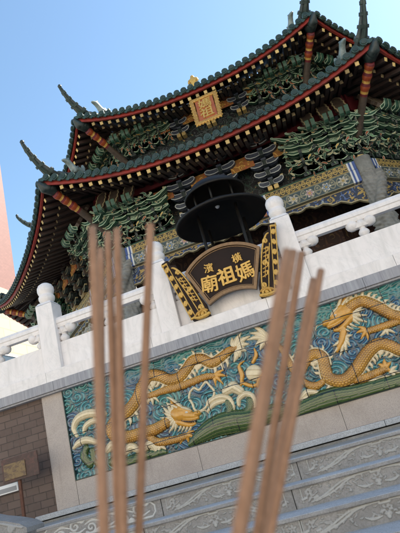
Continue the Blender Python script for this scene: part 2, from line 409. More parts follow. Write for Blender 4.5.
def skin_mesh(name, nodes, edges, m, sub=1):
    """nodes: (x,y,z,r); grows one continuous body"""
    me = bpy.data.meshes.new(name); me.from_pydata([n[:3] for n in nodes], edges, [])
    o = bpy.data.objects.new('tmp', me); COL.objects.link(o)
    o.modifiers.new('s', 'SKIN'); sv = me.skin_vertices[0].data
    for i, n in enumerate(nodes): sv[i].radius = (n[3], n[3]); sv[i].use_root = (i == 0)
    sd = o.modifiers.new('d', 'SUBSURF'); sd.levels = sub; sd.render_levels = sub
    bpy.context.view_layer.update()
    r = bpy.data.meshes.new_from_object(o.evaluated_get(bpy.context.evaluated_depsgraph_get()))
    bpy.data.objects.remove(o); bpy.data.meshes.remove(me)
    r.name = name; r.materials.clear(); r.materials.append(m); r.polygons.foreach_set('use_smooth', [True] * len(r.polygons)); return r
#@@SETTING
# ------------------------------------------------------------------ setting: ground, landing, stairs
CX = -.97                                    # axis of the temple
b = MB(); b.add([(-400, -300, GZ), (400, -300, GZ), (400, 500, GZ), (-400, 500, GZ)], [(0, 1, 2, 3)])
tag(b.build('ground', PAVE), kind='structure')

SX0, SX1, RISE, RUN, Z0 = -2.72, 1.6, .148, .30, -.08
stairs = thing('stone_stairs', 'grey granite stairs with carved risers climbing to the mural wall', 'stairs', (0, 0, 0))
NST = 10
def panel_scroll(w):
    """bordered panel of cloud scrolls"""
    pr = []; L = (.50, .50, .49); h = .108
    for sgn in (0,):
        x0, x1, z0, z1 = .03, w - .03, .022, .022 + h - .004
        border = [(x0 + .03, z0), (x1 - .03, z0), (x1, z0 + .03), (x1, z1 - .03), (x1 - .03, z1), (x0 + .03, z1), (x0, z1 - .03), (x0, z0 + .03), (x0 + .03, z0)]
        pr.append(([(x, z, .007) for x, z in border], L, .9))
    n = int(w / .17)
    for k in range(n):
        cx = .1 + (w - .2) * (k + .5) / n; cz = .075 + (.016 if k % 2 else -.016); s = 1 if k % 2 else -1
        sp = [(cx + s * (.052 - .045 * t) * math.cos(5.4 * t * PI / 2 + .6), cz + (.044 - .038 * t) * math.sin(5.4 * t * PI / 2 + .6) * s, .0085 - .003 * t) for t in [i / 16 for i in range(17)]]
        pr.append((sp, L, .9))
        pr.append((smooth_chain([(cx - .05, cz - s * .03, .005), (cx + .02, cz - s * .05, .009), (cx + .09, cz - s * .028, .005)], 4), L, .8))
        pr.append((smooth_chain([(cx + .03, cz + s * .035, .004), (cx + .07, cz + s * .02, .011), (cx + .1, cz + s * .04, .004)], 4), L, .8))
    return pr
def panel_ribbon(w, seed=3):
    """ribbons running down from a flower, small flowers between"""
    pr = []; L = (.37, .37, .36); c = w / 2 + (seed - 4) * .035
    for s in (-1, 1):
        for o in (0, .045):
            pr.append((smooth_chain([(c + s * (.03 + o), .118, .006), (c + s * (.16 + o), .105, .007), (c + s * (.3 + o), .05, .007), (c + s * (.42 + o * .6), .022, .005)], 5), L, .8))
        pr.append(([(c + s * .50, .118, .004), (c + s * .50, .03, .004)], L, .6))
        fx = c + s * .45
        for k in range(5):
            a = 2 * PI * k / 5 + .3; pr.append(([(fx + .012 * math.cos(a), .085 + .012 * math.sin(a), .008), (fx + .02 * math.cos(a), .085 + .02 * math.sin(a), .008)], (.33, .33, .325), .9))
        pr.append(([(fx - .05, .05, .009), (fx - .02, .056, .009)], L, .8)); pr.append(([(fx + .03, .045, .009), (fx + .05, .05, .009)], L, .8))
    for k in range(6):
        a = 2 * PI * k / 6; pr.append(([(c + .014 * math.cos(a), .068 + .014 * math.sin(a), .007), (c + .026 * math.cos(a), .068 + .023 * math.sin(a), .009)], (.33, .33, .325), .9))
    pr.append(([(c - .03, .108, .008), (c + .03, .108, .008)], L, .8)); pr.append(([(c, .03, .012), (c, .05, .006)], L, .8))
    rr = random.Random(seed)
    for q in range(95):
        x = rr.uniform(.04, w - .04); z = rr.uniform(.024, .115); a = rr.uniform(0, 6.28); l = rr.uniform(.015, .04); cu = rr.uniform(-.6, .6)
        pr.append((smooth_chain([(x, z, .003), (x + l * .5 * math.cos(a), z + l * .3 * math.sin(a), .0065), (x + l * math.cos(a + cu), min(.12, max(.02, z + l * .6 * math.sin(a + cu))), .003)], 4), (.31, .31, .305), .8))
    for s in (-1, 1):
        pr.append((smooth_chain([(c + s * .04, .04, .005), (c + s * .09, .035, .01), (c + s * .13, .05, .005)], 4), L, .8))
    return pr
CARVE = attr_relief('carved_granite', .75, bump=80)
CARVED = {}; NP = 4; PW = (SX1 - SX0) / NP
for i in range(NST):
    nose = 4.0 - RUN * i; top = Z0 - RISE * i; zb = top - RISE
    s = MB()
    s.cbox(SX0, SX1, nose, nose + RUN + (.05 if i else .06), top - .022, top - .0005, .006, 0); s.box(SX0 + .006, SX1 - .006, nose + .007, nose + RUN + .03, top - .01, top + .0015, 1)      # tread slab, its nose stands out; thin top sheet carries the sky tint
    s.box(SX0 + .004, SX1 - .004, nose + .028, nose + RUN + .02, zb - (.0 if i < NST - 1 else 0), top - .022, 0)
    for k in range(1, NP):                                                           # joints between the riser stones
        jx = SX0 + PW * k + (.0 if i % 2 == 0 else -.045)
        s.box(jx - .003, jx + .003, nose + .0265, nose + .03, zb + .003, top - .024, 2)
    st = s.build('step', [GRAN, TREAD, DARKGAP], stairs)
    for k in range(NP):
        key = 0 if k == 0 else 3 + (i * 2 + k) % 3
        if key not in CARVED:
            o = relief('riser_carving', panel_scroll(PW - .05) if key == 0 else panel_ribbon(PW - .05, key), 0, CARVE, st, .004, squash=.8); CARVED[key] = o.data
        else: o = link('riser_carving', CARVED[key], st)
        o.location = (SX0 + PW * k + .025 + (.0 if i % 2 == 0 else -.03 * (k > 0)), nose + .027, zb + .0)
b = MB(); b.box(-9, 9, 4.3, 5.955, -.6, Z0 - .004); b.box(-9, SX0 - .35, 3.6, 4.3, -.6, Z0 - .006)
tag(b.build('pavement', PAVE), kind='structure')
# retaining flanks under the landing
b = MB(); b.box(-9, SX0 - .36, 3.62, 4.28, GZ, -.6); b.box(SX1 + .02, 9, 3.62, 4.28, GZ, Z0 - .006)
t = b.build('landing_wall', GRAN); tag(t, 'low grey granite wall holding up the landing on both sides of the stairs', 'wall')

# drum stone beside the head of the stairs
ds = thing('drum_stone', 'carved grey stone drum at the left head of the stairs', 'stone', (SX0 - .33, 4.05, Z0))
b = MB(); prof = [(-.62, -.0), (.30, -.0), (.30, .035), (.24, .075), (.12, .12), (-.03, .165), (-.16, .215), (-.3, .25), (-.48, .26), (-.62, .22)]
b.prism(prof, -.12, .12, 0); b.build('drum', GRAN, ds)
pr = []
for cxx, czz, R_ in ((-.35, .12, .085), (-.02, .075, .05), (.16, .05, .03)):
    pr.append(([(cxx + R_ * (1 - .8 * t) * math.cos(9 * t), czz + R_ * (1 - .8 * t) * math.sin(9 * t), .012) for t in [i / 24 for i in range(25)]], (.33, .33, .325), .9))
pr.append((smooth_chain([(-.58, .2, .01), (-.3, .228, .01), (-.03, .145, .01), (.26, .045, .01)], 5), (.33, .33, .325), .8))
relief('drum_carving', pr, -.121, CARVE, ds, .006)

# ------------------------------------------------------------------ platform wall
wall = thing('platform_wall', 'terrace wall of brown brick tile and stone under a grey cornice', 'wall', (0, 0, 0))
MX0, MX1 = -3.452, 1.51
b = MB(); b.box(-9.5, -3.752, 6.02, 6.5, GZ, 1.40); b.box(MX1 + .30, 9.5, 6.02, 6.5, GZ, 1.40); b.build('brick_facing', BRICK, wall)
b = MB()
b.cbox(-3.75, MX0, 5.99, 6.3, .016, 1.40, .004); b.cbox(MX1, MX1 + .298, 5.99, 6.3, .016, 1.40, .004)
xs = [MX0 + .003, -1.87, -.21, MX1 - .003]
for a_, c_ in zip(xs[:-1], xs[1:]): b.cbox(a_ + .0015, c_ - .0015, 5.99, 6.3, .016, .287, .004)
b.build('stone_surround', SURR, wall)
b = MB(); b.box(-3.74, MX1 + .29, 6.06, 6.5, -.3, 1.40); b.build('backing', DARKGAP, wall)
b = MB()
for k in range(6): b.cbox(-4.02 + k * 1.05, -4.02 + k * 1.05 + 1.047, 5.93, 6.25, -.045, .0155, .008)
b.build('ledge', TREAD, wall)
b = MB(); b.box(-9, 9, 5.96, 6.4, -.3, -.058); b.box(-9, 9, 6.0, 6.4, -.058, -.046, 1); b.build('footing', [GRAN, DARKGAP], wall)
b = MB()
for k in range(19): b.cbox(-9.5 + k * 1.0, -9.5 + k * 1.0 + .998, 5.9, 6.5, 1.402, 1.522, .005); 
for k in range(19): b.cbox(-9.5 + k * 1.0, -9.5 + k * 1.0 + .998, 5.925, 6.5, 1.378, 1.4015, .004)
b.build('cornice', CORN, wall)
b = MB()
for k in range(13): b.cbox(-9.6 + k * 1.5, -9.6 + k * 1.5 + 1.498, 5.925, 6.42, 1.5225, 1.665, .007)
b.build('kerb', MARBLE, wall)
b = MB(); b.box(-30, 28, 6.45, 60, 1.45, 1.6); tag(b.build('terrace', PAVE), kind='structure')

# ------------------------------------------------------------------ marble balustrade
bal = thing('marble_balustrade', 'white marble balustrade with egg-topped posts along the terrace edge', 'balustrade', (CX, 6.1, 1.665))
bal_off = Vector((CX, 6.1, 1.665)); KT = 1.6655
nb = MB(); 
nb.cbox(-.125, .125, 0, .25, 0, .94, .010)
T = Matrix.Translation((0, .125, 0))
hw = .125
nb.add([(-hw, 0, .94), (hw, 0, .94), (hw, .25, .94), (-hw, .25, .94), (-.088, .037, .985), (.088, .037, .985), (.088, .213, .985), (-.088, .213, .985)], [(0, 1, 5, 4), (1, 2, 6, 5), (2, 3, 7, 6), (3, 0, 4, 7), (4, 5, 6, 7)])
newel_me = nb.mesh('newel_post', MARBLE)
fb = MB(); fb.lathe([(.08, .98), (.085, 1.0), (.103, 1.02), (.112, 1.05), (.112, 1.075), (.098, 1.10), (.094, 1.108), (.106, 1.125), (.117, 1.165), (.115, 1.21), (.095, 1.25), (.055, 1.278), (.0, 1.286)], 28, 0, T)
fin_me = fb.mesh('finial', MARBLE)
NX = [-.15 + 1.69 * k for k in range(-4, 1)] + [1.62 + 1.77 * k for k in range(4)]
for x in NX:
    p = link('newel_post', newel_me, bal, Vector((x, 6.0, KT)) - bal_off); link('finial', fin_me, p)
def bay_meshes(bay):
    pb = MB(); pb.cbox(-bay / 2, bay / 2, 0, .1, 0, .375, .006)
    panel_me = pb.mesh('panel', MARBLE)
    rb = MB(); pf = [(-.055, -.072), (.03, -.072), (.062, -.045), (.062, -.02), (.075, -.01), (.075, .03), (.05, .072), (-.05, .072), (-.075, .03), (-.075, -.01), (-.062, -.02), (-.062, -.045)]
    rb.add([(-bay / 2, y, z) for y, z in pf] + [(bay / 2, y, z) for y, z in pf], [(i, (i + 1) % 12, 12 + (i + 1) % 12, 12 + i) for i in range(12)] + [list(range(12)), list(range(12, 24))])
    rail_me = rb.mesh('handrail', MARBLE)
    return panel_me, rail_me
def baluster(lobes):
    g = MB()
    g.lathe([(.04, 0), (.046, .012), (.064, .035), (.066, .055), (.05, .082), (.034, .1), (.036, .112), (.06, .14), (.062, .2)], 16)
    g.cbox(-.09, .09, -.05, .05, .115, .185, .02)
    for s in lobes:
        g.lathe([(0, .105), (.035, .11), (.066, .135), (.078, .17), (.074, .2), (.055, .225), (.0, .235)], 16, 0, Matrix.Translation((s * .105, 0, 0)) )
    return g.mesh('baluster', MARBLE)
bl_full, bl_l, bl_r = baluster((-1, 1)), baluster((1,)), baluster((-1,))
BAYS = {}
for x0, x1 in zip(NX[:-1], NX[1:]):
    xm = (x0 + x1) / 2; wd = round(x1 - x0 - .25, 3)
    if wd not in BAYS: BAYS[wd] = bay_meshes(wd)
    panel_me, rail_me = BAYS[wd]
    link('panel', panel_me, bal, Vector((xm, 6.07, KT)) - bal_off)
    link('handrail', rail_me, bal, Vector((xm, 6.12, 2.31)) - bal_off)
    for xx, me in ((xm, bl_full), (x0 + .18, bl_l), (x1 - .18, bl_r)): link('baluster', me, bal, Vector((xx, 6.12, KT + .374)) - bal_off)

# ------------------------------------------------------------------ glazed dragon mural
mural = thing('dragon_mural', 'glazed tile mural of two golden dragons over green waves, set in the terrace wall', 'mural', (0, 0, 0))
JT = (((0), .0, 0), .55, .368)
JO = ((.03, -.29 % .368, 0), .55, .368)
GL = attr_relief('glazed_relief', .2, joints=((-.07, -.292, 0), .56, .368), coat=.5)
MZ0, MZ1 = .288, 1.385
def px(*pts): return [((lambda v: (v.x, v.z, p[2]))(at(p[0], p[1], 6.0))) for p in pts]
# backing tiles with swirling clouds
res = .011; gx = np.arange(MX0 + .001, MX1, res); gz = np.arange(MZ0, MZ1 + res, res); X, Z = np.meshgrid(gx, gz)
cent = []
while len(cent) < 150:
    c = (RNG.uniform(MX0, MX1), RNG.uniform(MZ0, MZ1))
    if all((c[0] - d[0]) ** 2 + ((c[1] - d[1]) * 1.3) ** 2 > .13 ** 2 for d in cent) or len(cent) > 120: cent.append(c)
C_ = np.array(cent); hand = RNG.choice([-1, 1], len(C_)); ph = RNG.uniform(0, 6.28, len(C_))
D2 = (X[..., None] - C_[:, 0]) ** 2 + ((Z[..., None] - C_[:, 1]) * 1.2) ** 2
k = D2.argmin(-1); r = np.sqrt(D2.min(-1)); ang = np.arctan2((Z - C_[k, 1]) * 1.2, X - C_[k, 0])
ring = .5 + .5 * np.cos(2 * PI * r / .052 + hand[k] * ang + ph[k])
D2s = np.sort(D2, -1); edge = np.sqrt(D2s[..., 1]) - np.sqrt(D2s[..., 0])
ring = np.where(edge < .012, 0, ring)
top = np.clip((Z - 1.12) / .2, 0, 1) * np.clip((X + 3.0) / .5, 0, 1)     # calmer sky along the top
wv = .5 + .5 * np.sin(Z * 120 + 2.5 * np.sin(X * 9 + Z * 20) + 1.5 * np.sin(X * 23))
hgt = (ring * (1 - .55 * top) + wv * .45 * top)
V = np.stack([X, 6.012 - hgt * .016, Z], -1).reshape(-1, 3)
g1 = np.array((.010, .06, .085)); g2 = np.array((.025, .18, .21)); g3 = np.array((.13, .34, .33)); bl = np.array((.018, .075, .19)); pu = np.array((.09, .10, .19)); tl = np.array((.03, .19, .165))
pick = RNG.uniform(0, 1, len(C_))[k][..., None]; left = np.clip((-1.9 - X) / 1.2, 0, 1)[..., None]
basec = np.where(pick < .34 + .2 * left, g2, np.where(pick < .62, bl, np.where(pick < .74 * (1 - .0) , g1, np.where(pick < .86, pu * (left > .2) + g2 * (left <= .2), tl))))
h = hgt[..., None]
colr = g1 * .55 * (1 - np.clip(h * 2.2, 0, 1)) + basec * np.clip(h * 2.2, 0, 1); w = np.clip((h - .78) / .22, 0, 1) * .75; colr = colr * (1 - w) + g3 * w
colr = colr * (1 - .6 * top[..., None]) + (tl * (.55 + .7 * wv[..., None])) * .6 * top[..., None]
nz_, nx_ = X.shape; idx = np.arange(nx_ * nz_).reshape(nz_, nx_)
fc = np.stack([idx[:-1, :-1], idx[:-1, 1:], idx[1:, 1:], idx[1:, :-1]], -1).reshape(-1, 4)
me = bpy.data.meshes.new('backing_tiles'); me.from_pydata(V.tolist(), [], fc.tolist()); me.materials.append(GL); me.polygons.foreach_set('use_smooth', [True] * len(fc))
ca = me.color_attributes.new('glaze', 'FLOAT_COLOR', 'POINT'); c4 = np.ones((len(V), 4)); c4[:, :3] = colr.reshape(-1, 3); ca.data.foreach_set('color', c4.ravel())
link('backing_tiles', me, mural)
b = MB()                                                                   # thin dark edge strip round the tiles
for q in ((MX0 - .0, MX0 + .012, MZ0, MZ1), (MX1 - .012, MX1, MZ0, MZ1), (MX0 + .0125, MX1 - .0125, MZ0, MZ0 + .01)): b.box(q[0], q[1], 5.985, 6.05, q[2], q[3])
b.build('edge_strip', noisy('dark_green_edge', (.012, .03, .028), (.02, .045, .04), 10, .5), mural)

OC, OD, OL = np.array((.60, .28, .028)), np.array((.19, .065, .008)), np.array((.80, .48, .10))
CR = np.array((.70, .58, .37)); CRD = np.array((.5, .38, .2))
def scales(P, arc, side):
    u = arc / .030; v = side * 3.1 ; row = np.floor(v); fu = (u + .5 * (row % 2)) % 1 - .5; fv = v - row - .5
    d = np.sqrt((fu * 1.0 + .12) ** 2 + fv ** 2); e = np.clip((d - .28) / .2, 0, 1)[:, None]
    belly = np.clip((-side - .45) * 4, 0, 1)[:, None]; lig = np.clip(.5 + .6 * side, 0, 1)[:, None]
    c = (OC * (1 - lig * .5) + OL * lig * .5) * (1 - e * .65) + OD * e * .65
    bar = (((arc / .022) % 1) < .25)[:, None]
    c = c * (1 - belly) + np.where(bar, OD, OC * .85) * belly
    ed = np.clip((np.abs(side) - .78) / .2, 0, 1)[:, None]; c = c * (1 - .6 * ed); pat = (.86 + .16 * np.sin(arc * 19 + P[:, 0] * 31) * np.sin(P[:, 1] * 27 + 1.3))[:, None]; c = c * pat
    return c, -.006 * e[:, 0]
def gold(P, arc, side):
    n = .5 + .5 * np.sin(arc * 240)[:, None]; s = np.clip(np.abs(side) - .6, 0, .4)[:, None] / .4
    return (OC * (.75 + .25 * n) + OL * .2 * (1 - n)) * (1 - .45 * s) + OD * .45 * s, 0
def cream(P, arc, side):
    s = (np.abs(side) > .72)[:, None]; line = ((np.abs(side) > .28) & (np.abs(side) < .42))[:, None]
    return np.where(s, CR * .8 + CRD * .2, np.where(line, CRD, CR)), 0
def fins(chain, sgn, step=3, ln=.07, r=.02, lo=0, hi=None, lean=.5):
    """pointed crest along the back of a dragon"""
    out = []; ch = chain[lo:hi]
    base = []
    for i in range(1, len(ch) - 1):
        x, z, rr = ch[i]; tx, tz = ch[i + 1][0] - ch[i - 1][0], ch[i + 1][1] - ch[i - 1][1]; l = math.hypot(tx, tz) or 1; tx /= l; tz /= l
        nx, nz = -tz * sgn, tx * sgn
        base.append((x + nx * rr * .92, z + nz * rr * .92, .016))
        if i % step == 0:
            p0 = (x + nx * rr * .85, z + nz * rr * .85, r); p1 = (x + nx * (rr + ln * .6) + tx * ln * lean * .3, z + nz * (rr + ln * .6) + tz * ln * lean * .3, r * .7)
            p2 = (x + nx * (rr + ln) + tx * ln * lean, z + nz * (rr + ln) + tz * ln * lean, .003); out.append(([p0, p1, p2], cream, .8))
    out.append((base, cream, .7)); return out
def rays(c, tips, r0=.02, r1=.004, bend=.0, fn=None):
    out = []
    for q in tips:
        (x0, z0, _), (x1, z1, _) = px((c[0], c[1], 0))[0], px((q[0], q[1], 0))[0]
        mx, mz = (x0 + x1) / 2 - (z1 - z0) * bend, (z0 + z1) / 2 + (x1 - x0) * bend
        out.append((smooth_chain([(x0, z0, r0 * .8), (mx, mz, r0), (x1, z1, r1)], 4), fn or cream, .9))
    return out
def st(*p): return smooth_chain(px(*p), 6)
# --- left dragon
bodyA = st((240, 343, .015), (236, 348, .032), (229, 351, .045), (222, 357, .052), (212, 363, .056), (202, 359, .058), (193, 361, .06), (187, 369, .06), (180, 377, .062), (170, 380, .062), (160, 376, .064), (150, 376, .066), (143, 385, .068), (138, 398, .07), (130, 409, .072), (119, 418, .072), (112, 428, .07), (116, 436, .068), (128, 437, .066), (142, 433, .064), (156, 429, .062), (166, 423, .058))
bodyA = [(x, z, r * 1.13) for x, z, r in bodyA]
legs = [(st((150, 396, .04), (163, 391, .045), (178, 387, .05), (192, 382, .046), (205, 377, .042), (214, 376, .036)), scales, .9),
        (st((148, 436, .04), (158, 442, .048), (168, 441, .048), (178, 439, .042), (186, 436, .036)), scales, .95)]
for c, tips in (((214, 376), ((224, 370), (227, 376), (223, 384), (216, 386))), ((186, 436), ((194, 431), (194, 437), (189, 443), (180, 444)))):
    for q in tips: legs.append((st((c[0], c[1], .024), ((c[0] + q[0]) / 2, (c[1] + q[1]) / 2 - 1, .02), (q[0], q[1], .004)), gold, .9))
INK = lambda P, a, s: (np.tile(np.array((.035, .015, .008)), (len(P), 1)), 0)
IVO = lambda P, a, s: (np.tile(np.array((.78, .72, .6)), (len(P), 1)), 0)
def head(c0, facing, tilt, k=1.0):
    """dragon head in profile: c0 = world (x, z) of the skull, facing +1 right / -1 left"""
    def q(*pts):
        out = []
        for u, v, r in pts:
            u2 = u * math.cos(tilt) - v * math.sin(tilt); v2 = u * math.sin(tilt) + v * math.cos(tilt); out.append((c0[0] + facing * u2 * k, c0[1] + v2 * k, r * k))
        return smooth_chain(out, 5)
    o = [(q((-.06, .01, .07), (0, 0, .09), (.05, .02, .07)), gold, .9), (q((.0, .06, .05), (.07, .055, .045), (.13, .03, .035)), gold, 1.25), (q((.05, -.005, .065), (.14, -.012, .055), (.21, -.012, .044)), gold, 1.05),
         (q((.215, .012, .034), (.245, .018, .036)), gold, 1.7), (q((.06, -.05, .03), (.15, -.055, .027), (.235, -.038, .022)), gold, 1.7), (q((-.02, -.09, .045), (.08, -.118, .034), (.15, -.125, .027), (.2, -.108, .018)), gold, 1.0),
         (q((-.04, .08, .03), (-.1, .12, .024), (-.13, .17, .008)), gold, 1.1), (q((-.05, -.04, .05), (-.03, -.09, .04)), gold, .9)]
    ink = [(q((.03, -.076, .008), (.12, -.086, .011), (.225, -.07, .008)), INK, 5.2), (q((.243, .028, .008), (.25, .03, .008)), INK, 9), (q((.098, .026, .0085), (.102, .026, .0085)), INK, 9.2), (q((.06, .0, .006), (.1, -.004, .006), (.14, .006, .005)), INK, 9.0)]
    m = [(q((.094, .026, .019), (.106, .026, .019)), IVO, 3.6), (q((.03, .085, .018), (.09, .072, .022), (.15, .05, .008)), cream, 3.1), (q((.02, .09, .022), (-.06, .15, .02), (-.14, .2, .016), (-.19, .21, .005)), cream, 1.9), (q((-.02, .075, .02), (-.1, .11, .018), (-.19, .14, .005)), cream, 1.9)]
    for i in range(6): m.append((q((.06 + .028 * i, -.074 - .004 * math.sin(i), .008), (.062 + .028 * i, -.094, .003)), IVO, 4.6))
    m.append((q((.24, -.005, .009), (.29, .04, .008), (.34, .05, .006), (.38, .02, .004)), cream, 1.4))
    for t in range(9):
        an = math.radians(118 + 19 * t); l = .15 + .05 * ((t * 37) % 5) / 4
        m.append((q((-.045 + .03 * math.cos(an), -.01 + .03 * math.sin(an), .02), (-.045 + .6 * l * math.cos(an + .12), -.01 + .6 * l * math.sin(an + .12), .024), (-.045 + l * 1.2 * math.cos(an - .1), -.01 + l * 1.2 * math.sin(an - .1), .004)), cream, 1.35))
    for t in range(4): m.append((q((.02 + .045 * t, -.13, .014), (.01 + .045 * t, -.165, .014), (-.02 + .045 * t, -.21, .003)), cream, 1.2))
    return o + ink, m
pA = at(180, 414.5, 6.0); hA, hmA = head((pA.x, pA.z), 1, -.28, .92)
pB = at(344, 313, 6.0); hB, hmB = head((pB.x, pB.z), -1, -.28, .98)
headA = hA
manA = fins(bodyA, 1, 3, .075, .022, 14, 96) + fins(bodyA, -1, 4, .05, .016, 14, 50)
manA += rays((236, 349), ((250, 336), (249, 344), (246, 351), (240, 357), (234, 362), (232, 338), (241, 333)), .032, .004, .12)
manA += hmA
manA += rays((150, 396), ((147, 404), (153, 405), (159, 402)), .018, .003, .1) + rays((160, 446), ((150, 450), (158, 452), (166, 450), (146, 444)), .02, .004, .1)
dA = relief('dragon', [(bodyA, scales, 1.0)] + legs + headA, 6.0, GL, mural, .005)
dA['label'] = 'golden dragon on the left half, its head low and facing right'
relief('mane', manA, 5.998, GL, dA, .0045)
# --- right dragon
bodyB = st((348, 309, .062), (355, 304, .062), (362, 301.5, .06), (370, 303.5, .06), (380, 308, .058), (390, 314, .056), (402, 317, .056), (418, 320, .056), (431, 328, .056), (431, 341, .056), (418, 349, .056), (402, 351, .058), (390, 346, .06), (379, 344, .062), (370, 350, .064), (363, 359, .066), (356, 370, .066), (347, 379, .066), (337, 381, .064), (328, 377, .062), (325, 367, .06), (322, 357, .058), (314, 354, .055), (307, 360, .05), (301, 370, .045), (294, 370, .04), (288, 360, .036), (283, 351, .03), (276, 344, .022), (267, 339, .012))
bodyB = [(x, z, r * 1.13) for x, z, r in bodyB]
legB = [(st((352, 379, .05), (362, 379, .05), (374, 374, .044), (385, 369, .036)), scales, .95), (st((402, 320, .036), (390, 324, .04), (378, 328, .04), (368, 331, .036)), scales, .95),
        (st((325, 380, .03), (316, 386, .045), (307, 384, .04), (300, 378, .025)), scales, .95)]
for c, tips in (((385, 369), ((378, 364), (384, 359), (391, 362), (393, 373))), ((367, 331), ((358, 327), (356, 333), (361, 339), (368, 340)))):
    for q in tips: legB.append((st((c[0], c[1], .024), ((c[0] + q[0]) / 2, (c[1] + q[1]) / 2 - 1, .02), (q[0], q[1], .004)), gold, .9))
headB = hB + [
         (st((343, 326, .03), (343, 334, .038), (341, 343, .035), (337, 351, .015)), gold, .9)]
manB = fins(bodyB, 1, 3, .06, .02, 0, 50) + fins(bodyB, 1, 3, .06, .02, 66, 140) + fins(bodyB, -1, 4, .05, .016, 120, 160)
manB += hmB
manB += rays((343, 338), ((349, 340), (350, 346), (346, 352), (340, 356), (334, 353), (333, 346), (352, 335)), .02, .004, .05)
manB += rays((268, 340), ((250, 333), (247, 340), (255, 346), (252, 326), (260, 350), (262, 331)), .03, .004, -.12)
manB += rays((366, 384), ((354, 388), (362, 390), (371, 388), (378, 384), (384, 380), (390, 376)), .02, .004, .1) + rays((390, 372), ((397, 366), (400, 373), (396, 378)), .018, .003, .1)
manB += rays((385, 330), ((380, 336), (388, 335), (395, 333)), .016, .003, .1)
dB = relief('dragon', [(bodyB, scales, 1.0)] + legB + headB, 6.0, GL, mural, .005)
dB['label'] = 'golden dragon on the right half, its head high and facing left'
relief('mane', manB, 5.998, GL, dB, .0045)
# --- pearl, waves, clouds
pearl = relief('flaming_pearl', [(px((253.5, 373, .092), (254.5, 373, .092)), cream, .6)] , 6.0, GL, mural, .005)
relief('flame', [(st((241, 385, .012), (242, 375, .028), (239, 366, .016), (244, 361, .005)), gold, .9), (st((253, 362, .02), (256, 355, .022), (254, 348, .005)), gold, .9), (st((258, 387, .01), (259, 380, .026), (263, 373, .01)), gold, 1.6), (st((243, 383, .02), (252, 386, .02), (258, 384, .02)), gold, .9)], 5.999, GL, pearl, .005)
GN, GND, GNL = np.array((.04, .08, .014)), np.array((.012, .032, .009)), np.array((.15, .18, .05))
def green(P, arc, side):
    s = (side * 3.6 + .3) % 1; l = (s < .2)[:, None]; d = ((s > .2) & (s < .42))[:, None]
    return np.where(l, GNL, np.where(d, GND, GN)), np.where(l[:, 0], .004, 0)
def clip(ch, lo=MZ0 + .012): return [(x, max(z, lo + r * .0), r) for x, z, r in ch]
def wavepart(name, prims):
    o = relief(name, prims, 6.004, GL, mural, .006, squash=.5)
    me = o.data
    for v in me.vertices:
        if v.co.z < MZ0 + .011: v.co.z = MZ0 + .011
        if v.co.x > MX1 - .014: v.co.x = MX1 - .014
    return o
wavepart('wave', [(st((190, 444, .03), (203, 434, .09), (217, 426, .12), (232, 422, .13), (247, 420, .12), (262, 416, .11), (280, 411, .09)), green, 1)])
wavepart('wave', [(st((284, 420, .05), (300, 411, .09), (316, 404, .11), (334, 398, .12), (354, 394, .10), (376, 388, .09), (400, 382, .09), (430, 372, .1), (450, 366, .09)), green, 1)])
wavepart('wave', [(st((86, 448, .04), (84, 456, .05), (90, 464, .05)), green, 1), (st((92, 450, .03), (94, 460, .035), (99, 464, .03)), green, 1)])
wavepart('wave', [(st((112, 462, .05), (128, 462, .06), (146, 456, .06), (164, 452, .04)), green, 1)])
crest = lambda *pr: relief('wave_crest', list(pr), 6.002, GL, mural, .005, squash=.8)
crest((st((77, 436, .022), (74, 428, .036), (78, 419, .05), (87, 414, .055), (96, 413, .05), (104, 414, .04)), cream, 1), (st((84, 432, .02), (86, 426, .035), (93, 421, .036), (101, 421, .03)), cream, 1))
crest((st((74, 448, .02), (79, 443, .04), (87, 440, .045), (96, 442, .03)), cream, 1))
crest((st((243, 416, .05), (250, 408, .05), (250, 400, .045)), green, .8), (st((253, 413, .018), (255, 404, .022), (252, 396, .03), (245, 394, .034), (239, 399, .03), (239, 405, .02)), cream, 1))
crest((st((226, 420, .05), (230, 410, .048), (228, 402, .04)), green, .8), (st((233, 414, .016), (233, 405, .02), (228, 398, .03), (219, 397, .034), (211, 401, .026), (208, 405, .016)), cream, 1))
crest((px((226, 391, .05), (233, 387, .066), (240, 391, .05)), cream, .9))
crest((st((300, 400, .02), (306, 393, .035), (314, 392, .03), (322, 396, .02)), cream, 1), (st((300, 408, .016), (304, 399, .03), (312, 398, .02)), cream, .9))
for q in (((108, 450, .04), (113, 445, .055), (120, 449, .04)), ((126, 452, .04), (131, 447, .05), (138, 450, .035)), ((145, 448, .04), (151, 444, .045), (156, 450, .03))): crest((st(*q), cream, .9))
relief('cloud', [(st((190, 392, .013), (194, 388, .013), (199, 390, .013), (202, 386, .013), (206, 382, .013), (210, 386, .013), (214, 391, .013), (213, 397, .013), (208, 401, .013), (206, 407, .013), (200, 411, .013), (195, 410, .013), (192, 403, .013), (189, 398, .013), (190, 392, .013)), cream, .9)], 6.0, GL, mural, .0045)
relief('cloud', [(st((208, 411, .015), (214, 404, .03), (222, 401, .028), (229, 400, .01)), cream, .9)], 6.0, GL, mural, .0045)

